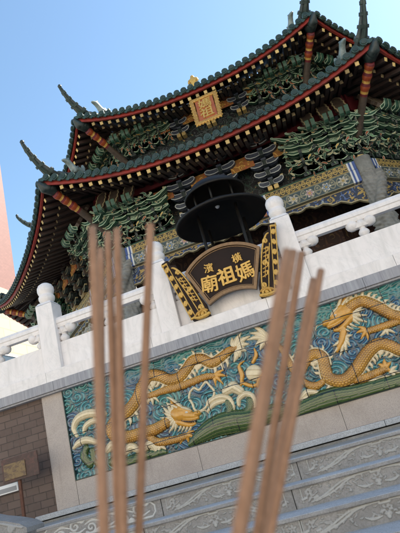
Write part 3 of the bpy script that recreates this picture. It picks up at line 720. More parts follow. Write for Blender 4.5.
# ------------------------------------------------------------------ notice board, plate on the brick wall
nbd = thing('notice_board', 'rusty brown notice board with a yellowed plate, on a thin post before the brick wall', 'sign', (-4.06, 5.78, Z0))
b = MB(); b.cbox(-.018, .018, -.015, .015, 0, .62, .004); b.build('post', RUST, nbd)
m = mat('weathered_board', (.1, .05, .04), .7); t = NT(m); v = t.coord()
t.base(t.ramp(t.noise(v, 14, 7, .7), [(.3, (.055, .035, .028)), (.5, (.085, .05, .04)), (.68, (.15, .065, .05)), (.8, (.08, .05, .04))])); t.bump(t.noise(v, 60, 4), .2)
b = MB(); b.cbox(-.20, .30, -.04, -.016, .545, .82, .004); b.build('board', m, nbd)
m2 = mat('yellowed_plate', (.3, .2, .08), .6); t = NT(m2); v = t.coord('Object', (1, 1, 1.6))
t.base(t.ramp(t.noise(v, 16, 8, .75), [(.3, (.07, .045, .035)), (.46, (.13, .08, .045)), (.56, (.23, .15, .06)), (.7, (.09, .055, .04))]))
b = MB(); b.cbox(-.17, .13, -.05, -.0405, .575, .755, .003); b.build('plate', m2, nbd)
b = MB(); b.cbox(-4.62, -4.235, 5.975, 6.019, .37, .475, .006)
wp = thing('wall_plate', 'small white framed grey plate on the brown brick wall', 'plate', (-4.43, 6.0, .42)); 
b = MB(); b.cbox(-.2, .2, -.03, .019, -.055, .05, .006); b.build('plate_frame', WHITE, wp)
b = MB(); b.cbox(-.185, .18, -.034, -.0305, -.04, .012, .001); b.build('plate_face', GREYL, wp)
#@@SIGN
# ------------------------------------------------------------------ fan-shaped temple sign on the kerb
sg = thing('temple_sign', 'fan-shaped dark lacquer sign with gold characters and gilt side wings, before the marble balustrade', 'sign', (-.97, 5.955, 1.67))
def arc_pts(hw, z, sag, n=18, rev=False):
    R_ = (hw * hw + sag * sag) / (2 * sag); a = math.asin(hw / R_); c = z + sag - R_
    P_ = [(R_ * math.sin(-a + 2 * a * i / n), c + R_ * math.cos(-a + 2 * a * i / n)) for i in range(n + 1)]
    return P_[::-1] if rev else P_
ZB = .125
top = arc_pts(.49, ZB + .485, .205); bot = arc_pts(.30, ZB, .075, rev=True)
outline = top + bot
b = MB(); b.prism(outline, -.05, 0, 0); b.build('fan_panel', LACQ, sg)
def offs(a, b_, k): return [((p[0] * (1 - k) + q[0] * k), (p[1] * (1 - k) + q[1] * k)) for p, q in zip(a, b_)]
cen = (0, ZB + .29)
def shrink(P_, d):
    out = []
    n = len(P_)
    for i, p in enumerate(P_):
        a_, c_ = Vector(P_[i - 1]), Vector(P_[(i + 1) % n]); q = Vector(p); d1 = (q - a_).normalized(); d2 = (c_ - q).normalized()
        nn = Vector((d1.y + d2.y, -(d1.x + d2.x))).normalized(); kk = max(.55, abs(nn.dot(Vector((d1.y, -d1.x))))); out.append(tuple(q + nn * d / kk))
    return out
def ring_frame(name, d0, d1, y0, y1, m, parent):
    A, B = shrink(outline, d0), shrink(outline, d1); n = len(A); g = MB()
    vs = [(x, y1, z) for x, z in A] + [(x, y0, z) for x, z in A] + [(x, y0, z) for x, z in B] + [(x, y1, z) for x, z in B]
    g.add(vs, [(r * n + i, r * n + (i + 1) % n, (r + 1) % 4 * n + (i + 1) % n, (r + 1) % 4 * n + i) for r in range(4) for i in range(n)]); return g.build(name, m, parent)
FRM = noisy('dull_gilt_moulding', (.27, .15, .06), (.17, .09, .035), 30, .45, .25)
ring_frame('frame', -.004, .034, -.075, -.03, FRM, sg)
ring_frame('frame', .044, .052, -.058, -.0495, FRM, sg)
BOLD = {'橫': .0016, '濱': .0014, '廟': .0045, '媽': .0045, '祖': .0065}
for ch, x, z, s in (('橫', .185, ZB + .45, .125), ('濱', -.185, ZB + .45, .125), ('媽', .232, ZB + .255, .232), ('祖', .0, ZB + .28, .232), ('廟', -.232, ZB + .255, .232)):
    o = glyph('character', ch, GOLD, sg, (x, -.058, z), s, .009, BOLD.get(ch, .006)); o.rotation_euler = (PI / 2, -x * .45, 0)
# wings
WREL = attr_plain('gilt_carving', .4, .2)
for s in (1, -1):
    g = MB()
    P_ = [(s * .565, ZB + .62), (s * .70, ZB + .735), (s * .765, ZB + .70), (s * .545, -.0), (s * .33, -.02), (s * .335, ZB + .05)]
    P_ = [(s * .548, ZB + .50), (s * .585, ZB + .64), (s * .655, ZB + .66), (s * .672, ZB + .735), (s * .755, ZB + .72), (s * .545, 0.0), (s * .32, 0.0), (s * .338, ZB + .03)]
    g.prism(P_, -.06, -.004, 0); w = g.build('wing', LACQ, sg)
    pr = []; G1 = (.62, .37, .08); G2 = (.5, .27, .05)
    L = lambda t, o: (s * (.555 + .2 * t + o * 1.0), .03 + (ZB + .68) * t - o * .25)
    # outer bar: border and scrolls
    pr.append(([(*L(t, -.052), .006) for t in (0, .97)] , G1, .9)); pr.append(([(*L(t, .006), .006) for t in (.0, 1.0)], G1, .9))
    for k in range(6):
        x, z = L(.09 + .155 * k, -.023); d = 1 if k % 2 else -1
        pr.append(([(x + d * .021 * (1 - .7 * t) * math.cos(7 * t), z + .038 * (1 - .7 * t) * math.sin(7 * t), .0115) for t in [i / 14 for i in range(15)]], G1, .9))
    for tt in (0.0, .965): pr.append(([(*L(tt, -.05), .014), (*L(tt, .004), .014)], G1, .8))
    # inner piece: fret and flame outline
    I = lambda t, o: (s * (.40 + .205 * t + o), .10 + (ZB + .50) * t)
    pr.append((smooth_chain([(*I(-.1, -.02), .008), (*I(.2, -.045), .008), (*I(.6, -.05), .008), (*I(.86, -.035), .01), (*I(1.0, .0), .012), (*I(1.03, .03), .008)], 5), G1, .9))
    pr.append((smooth_chain([(*I(0, .05), .006), (*I(.4, .045), .006), (*I(.82, .05), .006)], 5), G1, .9))
    for t0 in (.22, .37, .52, .67):
        pr.append(([(*I(t0, -.025), .007), (*I(t0 + .02, .03), .007), (*I(t0 + .09, .032), .007), (*I(t0 + .08, -.02), .007)], G1, .9))
    pr.append(([(*I(.2, .003), .006), (*I(.78, .005), .006)], G2, .9))
    for k in range(3):
        x, z = I(.05 + .42 * k, -.005); d = 1 if k % 2 else -1
        pr.append(([(x + d * .028 * (1 - .7 * t) * math.cos(7 * t), z + .035 * (1 - .7 * t) * math.sin(7 * t), .011) for t in [i / 14 for i in range(15)]], G1, 1.0))
    # foot scroll
    fx, fz = s * .40, .045
    pr.append(([(fx + s * .055 * (1 - .8 * t) * math.cos(8 * t), fz + .04 * (1 - .8 * t) * math.sin(8 * t), .013) for t in [i / 18 for i in range(19)]], G1, 1.2))
    pr.append((smooth_chain([(s * .33, .03, .02), (s * .37, .02, .024), (s * .45, .012, .022), (s * .52, .03, .012)], 4), G1, 1.1))
    pr.append((smooth_chain([(s * .345, .075, .014), (s * .39, .095, .02), (s * .46, .07, .02), (s * .5, .05, .01)], 4), G2, 1.1))
    relief('gilt_scrollwork', pr, -.0605, WREL, w, .0035, squash=.9)

# ------------------------------------------------------------------ incense burner with two round canopies, on the terrace
BX, BY, BZ = -1.0, 7.2, 1.6
bn = thing('incense_burner', 'black iron incense burner with two tiers of round canopy behind the fan sign', 'incense burner', (BX, BY, BZ))
b = MB(); b.lathe([(.0, .30), (.2, .31), (.36, .38), (.43, .5), (.42, .62), (.38, .68), (.44, .74), (.46, .76), (.40, .765), (.37, .70), (.0, .68)], 32); b.build('bowl', BRONZE, bn)
for k in range(3):
    a = PI / 2 + 2 * PI * k / 3; g = MB(); ca_, sa_ = math.cos(a), math.sin(a)
    g.tube([(.27 * ca_, .27 * sa_, .40), (.36 * ca_, .36 * sa_, .25), (.33 * ca_, .33 * sa_, .1), (.37 * ca_, .37 * sa_, .0)], [.07, .075, .05, .07], 12); g.build('leg', BRONZE, bn)
for k in range(4):
    a = PI / 4 + PI / 2 * k; g = MB(); g.tube([(.42 * math.cos(a), .42 * math.sin(a), .74), (.42 * math.cos(a), .42 * math.sin(a), 1.86)], .024, 10); g.build('post', IRON, bn)
b = MB()      # lower canopy: broad shallow dish with a rolled rim, open underneath
b.lathe([(.0, 1.96), (.36, 1.96), (.45, 1.90), (.68, 1.80), (.715, 1.795), (.73, 1.81), (.73, 1.835), (.70, 1.85), (.50, 1.935), (.40, 2.02), (.0, 2.03)], 64); b.build('canopy', IRON, bn)
for k in range(6):
    a = PI / 6 + PI / 3 * k; g = MB(); g.tube([(.34 * math.cos(a), .34 * math.sin(a), 2.0), (.34 * math.cos(a), .34 * math.sin(a), 2.33)], .016, 8); g.build('strut', IRON, bn)
b = MB(); b.lathe([(.0, 2.38), (.3, 2.36), (.46, 2.235), (.475, 2.23), (.485, 2.245), (.485, 2.27), (.36, 2.40), (.12, 2.45), (.05, 2.48), (.05, 2.52), (.0, 2.54)], 48); b.build('upper_canopy', IRON, bn)
b = MB(); b.lathe([(.0, -.035), (.02, -.03), (.033, -.01), (.036, .0)], 16); 
o = b.build('lamp', WHITE, bn, loc=(.02, -.22, 1.948))

# ------------------------------------------------------------------ octagonal pavilion
PC = Vector((-.95, 14.96, 0)); T8 = math.tan(PI / 8)
pav = thing('temple_pavilion', 'octagonal Chinese temple pavilion with two tiers of green tiled upturned eaves', 'temple', PC)
pav.location.z = 0
def side_obj(name, me, k, parent=pav): 
    o = link(name, me, parent); o.rotation_euler = (0, 0, PI / 4 * k); return o
class Eave:
    def __init__(e, A, zm, lift, Rin, slope, tiles, rafters):
        e.A, e.zm, e.lift, e.Rin, e.slope, e.nt, e.nr = A, zm, lift, Rin, slope, tiles, rafters
        e.half = A * T8
    def z(e, s, r):                       # height of the fascia centre line swept inwards (eave curves up to the corners)
        hr = max(e.half * r / e.A, .01); u = min(1.15, abs(s) / e.half)
        d = e.A - r
        w = max(0.0, 1 - max(0, d) / (e.A - e.Rin)) ** 1.3
        return e.zm + e.lift * (u ** 2.1) * w + e.slope * d + .10 * max(0, d) ** 2
    def out(e, s): u = abs(s) / e.half; return .10 * u ** 4       # corners swing out
LOW = Eave(7.36, 5.06, .50, 4.9, .42, 38, 33)
UPP = Eave(6.25, 7.09, .44, 3.2, .45, 34, 29)
CAPM = noisy('glazed_tile_end', (.018, .042, .030), (.055, .09, .068), 14, .3, .3, coat=.3)
def roof_side(e):
    g = MB(); n = e.nt
    ss = [-e.half + 2 * e.half * i / (n * 4) for i in range(n * 4 + 1)]
    rs = [e.A + .05, e.A - .15, e.A - .45, e.A - .9, e.A - 1.5, e.Rin]
    H = .075                                                   # tiles lie above the fascia centre line
    def pt(s, r, dz=0):
        rr = r + e.out(s) * max(0, (r - e.Rin) / (e.A - e.Rin)); lim = rr * T8; s2 = max(-lim, min(lim, s * 1.0 if abs(s) < lim else math.copysign(lim, s)))
        return (s2, -rr, e.z(s2 if r < e.A else s, r) + H + dz)
    rows = [[pt(s, r) for s in ss] for r in rs]; m = len(ss)
    g.add([p for r in rows for p in r], [(i * m + j, i * m + j + 1, (i + 1) * m + j + 1, (i + 1) * m + j) for i in range(len(rs) - 1) for j in range(m - 1)], 0, True)
    for i in range(n):
        s = -e.half + 2 * e.half * (i + .5) / n
        rin = max(e.Rin, abs(s) / T8 * 1.0); path = [r for r in ([e.A + .075] + rs[1:]) if r > rin + .05] + [rin]
        q = [Vector(pt(s, r, .02)) for r in path]
        if len(q) >= 2:
            # lumpy overlapping barrel tiles
            fine = []; rad = []
            for a_, b_ in zip(q[:-1], q[1:]):
                l = (b_ - a_).length; kk = max(1, int(l / .22))
                for j in range(kk): fine += [a_.lerp(b_, j / kk), a_.lerp(b_, (j + .92) / kk)]; rad += [.058, .050]
            fine.append(q[-1]); rad.append(.05)
            g.tube(fine[:24], rad[:24], 10, 0, True)
            c = q[0]; 
            for rr, dy, mm in ((.066, .0, 1), (.045, -.012, 0)):
                g.tube([c + Vector((0, .03 if rr > .05 else 0, 0)), c + Vector((0, dy - .012, 0))], rr, 14, mm, False)
    for i in range(n + 1):                                     # scalloped drip tiles between the round ends
        s = -e.half + 2 * e.half * i / n; c = Vector(pt(s, e.A + .052)); w = e.half / n * .95
        prof = [(-w, .012), (-w, -.015), (-w * .55, -.055), (0, -.075), (w * .55, -.055), (w, -.015), (w, .012)]
        g.prism([(c.x + x, c.z + z) for x, z in prof], c.y - .012, c.y + .008, 1, 0, .008, 0)
    return g.mesh('roof_tiles', [TILE, CAPM])
def strip_side(e, r0, r1, z0, z1, m, name, n=24, ri=0.0):
    """a board following the eave curve: front face at r0, back at r1, between z0 and z1 under the centre line"""
    g = MB(); vs = []
    for i in range(n + 1):
        s0 = -1 + 2 * i / n
        for r, z in ((r0, z0), (r0, z1), (r1, z1), (r1, z0)):
            s = s0 * e.half * (r / e.A); rr = r + e.out(s0 * e.half)
            s = s0 * rr * T8
            vs.append((s, -rr, e.z(s0 * e.half, e.A) + e.slope * (e.A - r) * ri + z))
    g.add(vs, [(i * 4 + j, i * 4 + (j + 1) % 4, i * 4 + 4 + (j + 1) % 4, i * 4 + 4 + j) for i in range(n) for j in range(4)] + [(0, 1, 2, 3), (n * 4, n * 4 + 1, n * 4 + 2, n * 4 + 3)], 0)
    return g.mesh(name, m)
def soffit_side(e, rin, dz):
    g = MB(); n = 24; rs = [e.A - .02, e.A - .4, e.A - .9, rin]; vs = []
    for r in rs:
        for i in range(n + 1):
            s0 = -1 + 2 * i / n; rr = r + e.out(s0 * e.half) * (r - rin) / (e.A - rin); s = s0 * rr * T8; vs.append((s, -rr, e.z(s0 * e.half * .999, r) + dz))
    m = n + 1
    g.add(vs, [(i * m + j, i * m + j + 1, (i + 1) * m + j + 1, (i + 1) * m + j) for i in range(len(rs) - 1) for j in range(n)], 0, True)
    return g.mesh('soffit', SOFF)
def rafter_mesh(name, w, h, L, yel):
    g = MB(); x = w / 2
    v = [(-x, 0, -h), (x, 0, -h), (x, 0, 0), (-x, 0, 0), (-x, L, -h), (x, L, -h), (x, L, 0), (-x, L, 0)]
    g.add(v, [(0, 4, 5, 1), (1, 5, 6, 2), (3, 2, 6, 7), (0, 3, 7, 4), (4, 7, 6, 5)], 0)
    c = .008; v2 = [(-x, 0, -h), (x, 0, -h), (x, 0, 0), (-x, 0, 0), (-x + c, -.008, -h + c), (x - c, -.008, -h + c), (x - c, -.008, -c), (-x + c, -.008, -c)]
    g.add(v2, [(0, 1, 5, 4), (1, 2, 6, 5), (2, 3, 7, 6), (3, 0, 4, 7), (4, 5, 6, 7)], 1)
    return g.mesh(name, [RAFT, yel])
FLY = rafter_mesh('flying_rafter', .068, .068, 1.0, YEL); EAV = rafter_mesh('eave_rafter', .062, .062, 1.0, YEL2)
def rafters(e, k, indiv):
    kr = Matrix.Rotation(PI / 4 * k, 4, 'Z'); bulk = {'flying_rafter': MB(), 'eave_rafter': MB()}
    for row, (nm, me, r0, dz, ph, L0) in enumerate((('flying_rafter', FLY, e.A - .045, -.062, .5, .75), ('eave_rafter', EAV, e.A - .36, -.02, .0, 1.0))):
        cnt = e.nr if ph else e.nr - 1
        for i in range(cnt):
            s = -e.half + 2 * e.half * (i + (.5 if ph else 1.0)) / e.nr
            if abs(s) > e.half - .12: continue
            rr = r0 + e.out(s); rin = max(rr - L0, abs(s) / T8); L = rr - rin
            if L < .1: continue
            z0 = e.z(s, e.A) + dz + e.slope * (e.A - r0) * (.35 if not ph else 0); z1 = z0 + L * e.slope * (.9 if ph else .8)
            ang = math.atan2(z1 - z0, L)
            Mx = Matrix.Translation((s, -rr, z0)) @ Matrix.Rotation(ang, 4, 'X') @ Matrix.Diagonal((1, L / math.cos(ang), 1, 1))
            if indiv: o = link(nm, me, pav); o.matrix_local = kr @ Mx
            else:
                bm = bulk[nm]; base = len(bm.v)
                for p in me.polygons: pass
                bm.add([v.co for v in me.vertices], [list(p.vertices) for p in me.polygons], 0, False, kr @ Mx)
                for q, p in enumerate(me.polygons): bm.m[len(bm.m) - len(me.polygons) + q] = p.material_index
    return bulk
rest = {'flying_rafter': MB(), 'eave_rafter': MB()}
for e, nm in ((LOW, 'lower'), (UPP, 'upper')):
    rt = roof_side(e); fa = strip_side(e, e.A + .012, e.A - .03, -.055, .062, RED, 'fascia'); so = soffit_side(e, 5.0 if e is LOW else 4.6, .01)
    for k in (-2, -1, 0, 1, 2, 3, 4, 5):
        side_obj('roof_tiles', rt, k); side_obj('soffit', so, k)
        if -2 <= k <= 2: side_obj('fascia', fa, k)
        if k in (0,) or (k == -1 and e is LOW): rafters(e, k, True)
        elif -2 <= k <= 2:
            bk = rafters(e, k, False)
            for n_ in rest:
                o_ = len(rest[n_].v); rest[n_].v += bk[n_].v; rest[n_].f += [[o_ + i for i in f] for f in bk[n_].f]; rest[n_].m += bk[n_].m; rest[n_].sm += bk[n_].sm
tag(rest['flying_rafter'].build('flying_rafter', [RAFT, YEL], pav), kind='stuff'); tag(rest['eave_rafter'].build('eave_rafter', [RAFT, YEL2], pav), kind='stuff')

# hip ridges with horns, hip beams, beasts
def hip_dir(k): a = -PI / 2 + PI / 8 + PI / 4 * k; return Vector((math.cos(a), math.sin(a), 0))
HR = 1 / math.cos(PI / 8)
def ridge_mesh(e):
    """ridge along +x (outwards), x = distance from the axis"""
    g = MB(); xc = (e.A + .1) * HR; zc = e.zm + e.lift + .1
    pts = []
    for i in range(15):
        r = e.Rin + (e.A - .28 - e.Rin) * i / 14; pts.append((r * HR, 0, e.z(e.half * r / e.A, r) + .1 + .10))
    g.tube(pts, .11, 8, 0, False, .75)
    g.tube([(p[0], 0, p[2] + .12) for p in pts], .055, 8, 0, True)
    return g.mesh('hip_ridge', TILE2)
def horn_mesh(e, big):
    g = MB(); xc = (e.A - .25) * HR; zc = e.z(e.half * .96, e.A - .25) + .2
    h = 1.06 if big else .98
    path = [(-.3, -.06, .12), (.0, .02, .13), (.24, .12, .115), (.45, .27, .088), (.62, .46, .066), (.75, .66, .05), (.84, .84, .038), (.86, .90, .034)]
    h *= .62; P_ = [(xc + x * .80, 0, zc + z * h) for x, z, r in path]
    g.tube(P_, [r for *_, r in path], 8, 0, False, .62, up=(0, 1, 0))
    g.tube([(p[0] + .055 * (1 - i / 9), 0, p[2] - .0) for i, p in enumerate(P_[1:-1])], [.05, .05, .042, .034, .028, .022], 6, 1, False, 1.5, up=(0, 1, 0))
    # stepped collars and a ball tip
    for i in (2, 3, 4, 5):
        p = Vector(P_[i]); q = Vector(P_[i + 1]); d = (q - p).normalized(); r = path[i][2]
        g.tube([p - d * .02, p + d * .035], [r * 1.3, r * 1.25], 8, 1, False, .7, up=(0, 1, 0))
    c = Vector(P_[-1]); g.lathe([(0, -.045), (.03, -.035), (.045, 0), (.03, .035), (0, .045)], 10, 0, Matrix.Translation(c))
    return g.mesh('ridge_horn', [TILE2, TILE])
def hipbeam_mesh(e):
    g = MB(); x1 = (e.A - .02) * HR; zc = e.zm + e.lift - .13; pts = []; rad = []; mats_ = []; N = 30
    for i in range(N):
        t = i / (N - 1); x = x1 - .10 - 1.2 * t; z = zc - .03 - .62 * t ** 1.15
        ph = (i % 4) / 3; pts.append((x, 0, z)); rad.append((.088 + .026 * (1 - abs(2 * ph - 1)) if i < 13 else .085 + .02 * (t - .4)) - .012)
        mats_.append([0, 1, 1, 2][i % 4] if i < 13 else 3)
    g.tube(pts, rad, 12, 0, True, .85, mats=mats_[:-1] + [3])
    return g.mesh('hip_beam', [DRED, ORANGE, GOLD, BROWN])
def beast_head_mesh(e):
    x1 = (e.A - .02) * HR; zc = e.zm + e.lift - .12
    nodes = [(x1 - .2, 0, zc, .11), (x1 - .02, 0, zc + .01, .13), (x1 + .1, 0, zc + .03, .1), (x1 + .2, 0, zc + .06, .06), (x1 + .25, 0, zc + .11, .035), (x1 + .18, 0, zc - .06, .045), (x1 - .02, .07, zc + .12, .04), (x1 - .1, .1, zc + .2, .02), (x1 - .02, -.07, zc + .12, .04), (x1 - .1, -.1, zc + .2, .02)]
    return skin_mesh('beam_head', nodes, [(0, 1), (1, 2), (2, 3), (3, 4), (2, 5), (1, 6), (6, 7), (1, 8), (8, 9)], TILE2)
BEASTM = noisy('glazed_beast', (.3, .34, .32), (.06, .1, .09), 7, .4, .3)
beast_nodes = [(0, 0, .13, .075), (.12, 0, .15, .07), (.2, 0, .24, .06), (.27, 0, .32, .065), (.36, 0, .31, .045), (.41, 0, .29, .03), (.24, .04, .4, .018), (.24, -.04, .4, .018), (-.1, 0, .15, .06), (-.16, 0, .26, .04), (-.13, 0, .36, .03), (.13, .05, .0, .035), (.13, -.05, .0, .035), (-.08, .05, .0, .04), (-.08, -.05, .0, .04)]
BEAST = skin_mesh('ridge_beast', beast_nodes, [(0, 1), (1, 2), (2, 3), (3, 4), (4, 5), (3, 6), (3, 7), (0, 8), (8, 9), (9, 10), (1, 11), (1, 12), (8, 13), (8, 14)], BEASTM)
for e, big in ((LOW, True), (UPP, False)):
    rm, hm, bm_, hd = ridge_mesh(e), horn_mesh(e, big), hipbeam_mesh(e), beast_head_mesh(e)
    for k in range(-3, 3):
        d = hip_dir(k); a = math.atan2(d.y, d.x)
        for nm, me in (('hip_ridge', rm), ('ridge_horn', hm), ('hip_beam', bm_), ('beam_head', hd)):
            o = link(nm, me, pav); o.rotation_euler = (0, 0, a)
        for j, rr in enumerate((.78,)):
            r = e.A - rr; x = r * HR; z = e.z(e.half * r / e.A, r) + .1 + .25
            o = link('ridge_beast', BEAST, pav, (d.x * x, d.y * x, z)); o.rotation_euler = (0, 0, a); o.scale = (.95, .95, .78)
# gilt figure at the middle of the upper eave
fg = skin_mesh('eave_figure', [(0, 0, 0, .07), (0, 0, .1, .075), (0, 0, .19, .04), (0, 0, .26, .055), (.09, -.02, .13, .03), (.1, -.05, .04, .025), (-.09, -.02, .13, .03), (-.1, -.05, .04, .025), (.07, 0, -.02, .05), (-.07, 0, -.02, .05)], [(0, 1), (1, 2), (2, 3), (1, 4), (4, 5), (1, 6), (6, 7), (0, 8), (0, 9)], GOLD)
link('eave_figure', fg, pav, (0, -(UPP.A - .12), UPP.z(0, UPP.A - .12) + .17))

# columns, beams, walls
RC = 5.96; HC = RC * T8
def col_pos(k): a = -PI / 2 + PI / 8 + PI / 4 * k; return Vector((RC * HR * math.cos(a), RC * HR * math.sin(a), 0))
def dragon_column():
    g = MB(); n = 56; zz = np.linspace(1.55, 4.12, 190); vs = []
    for z in zz:
        for j in range(n):
            th = 2 * PI * j / n; d = abs(((th - 2.9 * z) + PI) % (2 * PI) - PI) * .19; d2 = abs(((th - 2.9 * z - 2.6) + PI) % (2 * PI) - PI) * .19
            r = .165 + .10 * math.sqrt(max(0, 1 - (d / .105) ** 2)) + .014 * math.sin(th * 9 + z * 55) * math.cos(z * 38 - th * 3)
            r += .05 * max(0, 1 - d2 / .07) * (.5 + .5 * math.sin(z * 26)) + .016 * math.sin(z * 70 + 4 * th) * (d < .1)
            vs.append((r * math.cos(th), r * math.sin(th), z))
    m = len(zz)
    g.add(vs, [(i * n + j, i * n + (j + 1) % n, (i + 1) * n + (j + 1) % n, (i + 1) * n + j) for i in range(m - 1) for j in range(n)], 0, True)
    g.lathe([(.165, 4.1), (.16, 4.15), (.16, 4.42), (.0, 4.43)], 28)
    return g.mesh('dragon_column', GREYST)
dc = dragon_column()
gb = MB(); gb.cbox(-.07, .07, -.07, .07, 0, .10, .012); gold_block = gb.mesh('gold_block', YEL)
for k in range(-3, 3):
    p = col_pos(k); o = link('dragon_column', dc, pav, p); o.rotation_euler = (0, 0, .5 * k + .9)
    d = hip_dir(k); link('gold_block', gold_block, o, (0, 0, 4.43)).rotation_euler = (0, 0, math.atan2(d.y, d.x) - (.5 * k + .9))
L2 = HC - .14
def beam_piece(z0, z1, y0, y1, bands):
    """painted beam: striped bands near both ends"""
    g = MB(); edges = [(-L2, -L2 + .05, 2), (-L2 + .05, -L2 + .085, 1), (-L2 + .085, -L2 + .12, 2), (-L2 + .12, -L2 + .15, 1)] if bands else []
    segs = edges + [(-L2 + (.15 if bands else 0), -.62, 0)] + ([(-.62, -.585, 1), (-.585, -.55, 2), (-.55, .55, 3), (.55, .585, 2), (.585, .62, 1)] if bands else [(-.62, .62, 0)]) + [(.62, L2 - (.15 if bands else 0), 0)] + [(-b_, -a_, m_) for a_, b_, m_ in edges[::-1]]
    xs = [segs[0][0]] + [s_[1] for s_ in segs]
    vs = [(x, y, z) for x in xs for y, z in ((y0, z0), (y1, z0), (y1, z1), (y0, z1))]
    for i, s_ in enumerate(segs):
        pass
    o = len(g.v); g.v += vs
    for i, s_ in enumerate(segs):
        for j in range(4): g.f.append([o + i * 4 + j, o + i * 4 + (j + 1) % 4, o + i * 4 + 4 + (j + 1) % 4, o + i * 4 + 4 + j]); g.m.append(s_[2]); g.sm.append(False)
    e_ = o + (len(xs) - 1) * 4
    g.f += [[o, o + 1, o + 2, o + 3], [e_ + 3, e_ + 2, e_ + 1, e_]]; g.m += [0, 0]; g.sm += [False, False]
    return g
FLOR2 = scroll_paint('gold_medallion_paint', (.25, .14, .03), [(.5, .42, .28), (.12, .16, .22), (.4, .12, .05)], 8)
b1 = beam_piece(4.235, 4.40, -RC - .09, -RC + .09, True).mesh('upper_beam', [SCROLLG, BANDW, BANDB, SCROLLG])
b2 = beam_piece(3.965, 4.215, -RC - .12, -RC + .12, True).mesh('painted_beam', [FLORAL, BANDW, BANDB, FLOR2])
b = MB(); b.box(-L2, L2, -RC - .03, -RC + .03, 4.402, 4.46); b4 = b.mesh('beam_cap', GREEN)
fr = MB()      # hanging fretwork under the beam, deeper near the columns
P_ = [(-L2, 3.96)]; 
lowz = lambda x: 3.86 - .28 * max(0, (abs(x) / L2 - .55) / .45) ** 1.3 + .025 * math.sin(x * 21)
for i in range(61): x = -L2 + 2 * L2 * i / 60; P_.append((x, lowz(x)))
P_.append((L2, 3.96)); fr.prism(P_, -RC - .035, -RC + .035, 0, 1, .02, 1); b5 = fr.mesh('hanging_fretwork', [scroll_paint('blue_gold_fret', (.02, .03, .06), [(.4, .27, .07), (.08, .13, .28), (.3, .32, .3)], 11), EDGEG])
b = MB(); b.box(-HC, HC, -RC + .12, -RC + .16, 4.46, 5.62); b6 = b.mesh('bracket_board', FRET)
fz = MB(); 
b = MB(); b.box(-4.4 * T8, 4.4 * T8, -4.4, -4.3, 1.55, 5.9); b7 = b.mesh('inner_wall', scroll_paint('dark_red_lattice', (.035, .014, .01), [(.09, .04, .02), (.06, .022, .016), (.13, .08, .03)], 7))
b = MB(); b.box(-5.1 * T8, 5.1 * T8, -5.1, -5.0, 6.0, 7.75); b8 = b.mesh('upper_wall', FRET)
for k in range(-2, 3):
    for nm, me in (('upper_beam', b1), ('painted_beam', b2), ('beam_cap', b4), ('hanging_fretwork', b5), ('bracket_board', b6), ('inner_wall', b7), ('upper_wall', b8)): side_obj(nm, me, k)
# red boards and gold frieze panels high between the brackets
b = MB(); b.box(-HC - .1, HC + .1, -RC - .30, -RC - .26, 5.30, 5.66); rb_ = b.mesh('purlin', DRED)
b = MB(); b.cbox(-.23, .23, -.03, .0, 0, .25, .01); fp = b.mesh('frieze_panel', FRIEZE)
for k in range(-1, 2):
    side_obj('purlin', rb_, k); kr = Matrix.Rotation(PI / 4 * k, 4, 'Z')
    for x in (-1.25, -.41, .41, 1.25):
        o = link('frieze_panel', fp, pav); o.matrix_local = kr @ Matrix.Translation((x, -RC - .30, 4.93))
        o = link('frieze_panel', fp, pav); o.matrix_local = kr @ Matrix.Translation((x * .92, -5.28, 7.12))

# bracket sets
def gong(L, h, n=7):
    """boat-shaped bracket arm, ends curling up (x,z)"""
    up = []; lo = []
    for i in range(n + 1):
        t = i / n; x = L / 2 * t
        lo.append((x, h * (.0 + .95 * max(0, (t - .35) / .65) ** 1.8))); up.append((x, h * (.62 + .55 * t ** 3)))
    tip = [(L / 2 * 1.06, h * 1.3), (L / 2 * 1.0, h * 1.42)]
    r = lo + tip + up[::-1]
    return [(-x, z) for x, z in r[::-1] if x > 0.001] + r if False else r
def gong_full(L, h):
    r = gong(L, h); right = r[:]; left = [(-x, z) for x, z in right[::-1]]
    pts = []
    for p in right + left:
        if not pts or (abs(p[0] - pts[-1][0]) + abs(p[1] - pts[-1][1])) > 1e-6: pts.append(p)
    if abs(pts[0][0] - pts[-1][0]) + abs(pts[0][1] - pts[-1][1]) < 1e-6: pts.pop()
    return pts
def yz(T): return T @ Matrix(((0, -1, 0, 0), (-1, 0, 0, 0), (0, 0, 1, 0), (0, 0, 0, 1)))     # arm profile turned to point to -y... mirrored twice
OUTW = Matrix(((0, 1, 0, 0), (-1, 0, 0, 0), (0, 0, 1, 0), (0, 0, 0, 1)))                       # profile +x -> -y (outwards)
def hand(L, h):
    """projecting arm: from the wall out to a raised fist"""
    return [(0, .0), (L * .55, h * .02), (L * .8, h * .25), (L * .97, h * .75), (L * 1.05, h * 1.35), (L * .98, h * 1.5), (L * .86, h * 1.1), (L * .7, h * .8), (0, h * .8)]
def cloudhead(L, h):
    return [(0, 0), (L * .5, -h * .05), (L * .72, h * .12), (L * .84, h * .05), (L * .97, h * .22), (L * 1.06, h * .55), (L * 1.04, h * .95), (L * .95, h * 1.25), (L * .84, h * 1.12), (L * .75, h * 1.3), (L * .6, h * 1.15), (0, h)]
def wave_arm(L, h):
    """long arm, each half an S that ends in a raised curl"""
    r = [(0, h * .15), (L * .12, 0), (L * .24, h * .02), (L * .34, h * .3), (L * .42, h * .72), (L * .5, h * .95), (L * .555, h * 1.25), (L * .545, h * 1.55), (L * .5, h * 1.62), (L * .485, h * 1.4), (L * .43, h * 1.3), (L * .34, h * 1.12), (L * .22, h * .8), (L * .1, h * .8), (0, h * .9)]
    left = [(-x, z) for x, z in r[1:-1][::-1]]
    return r + left
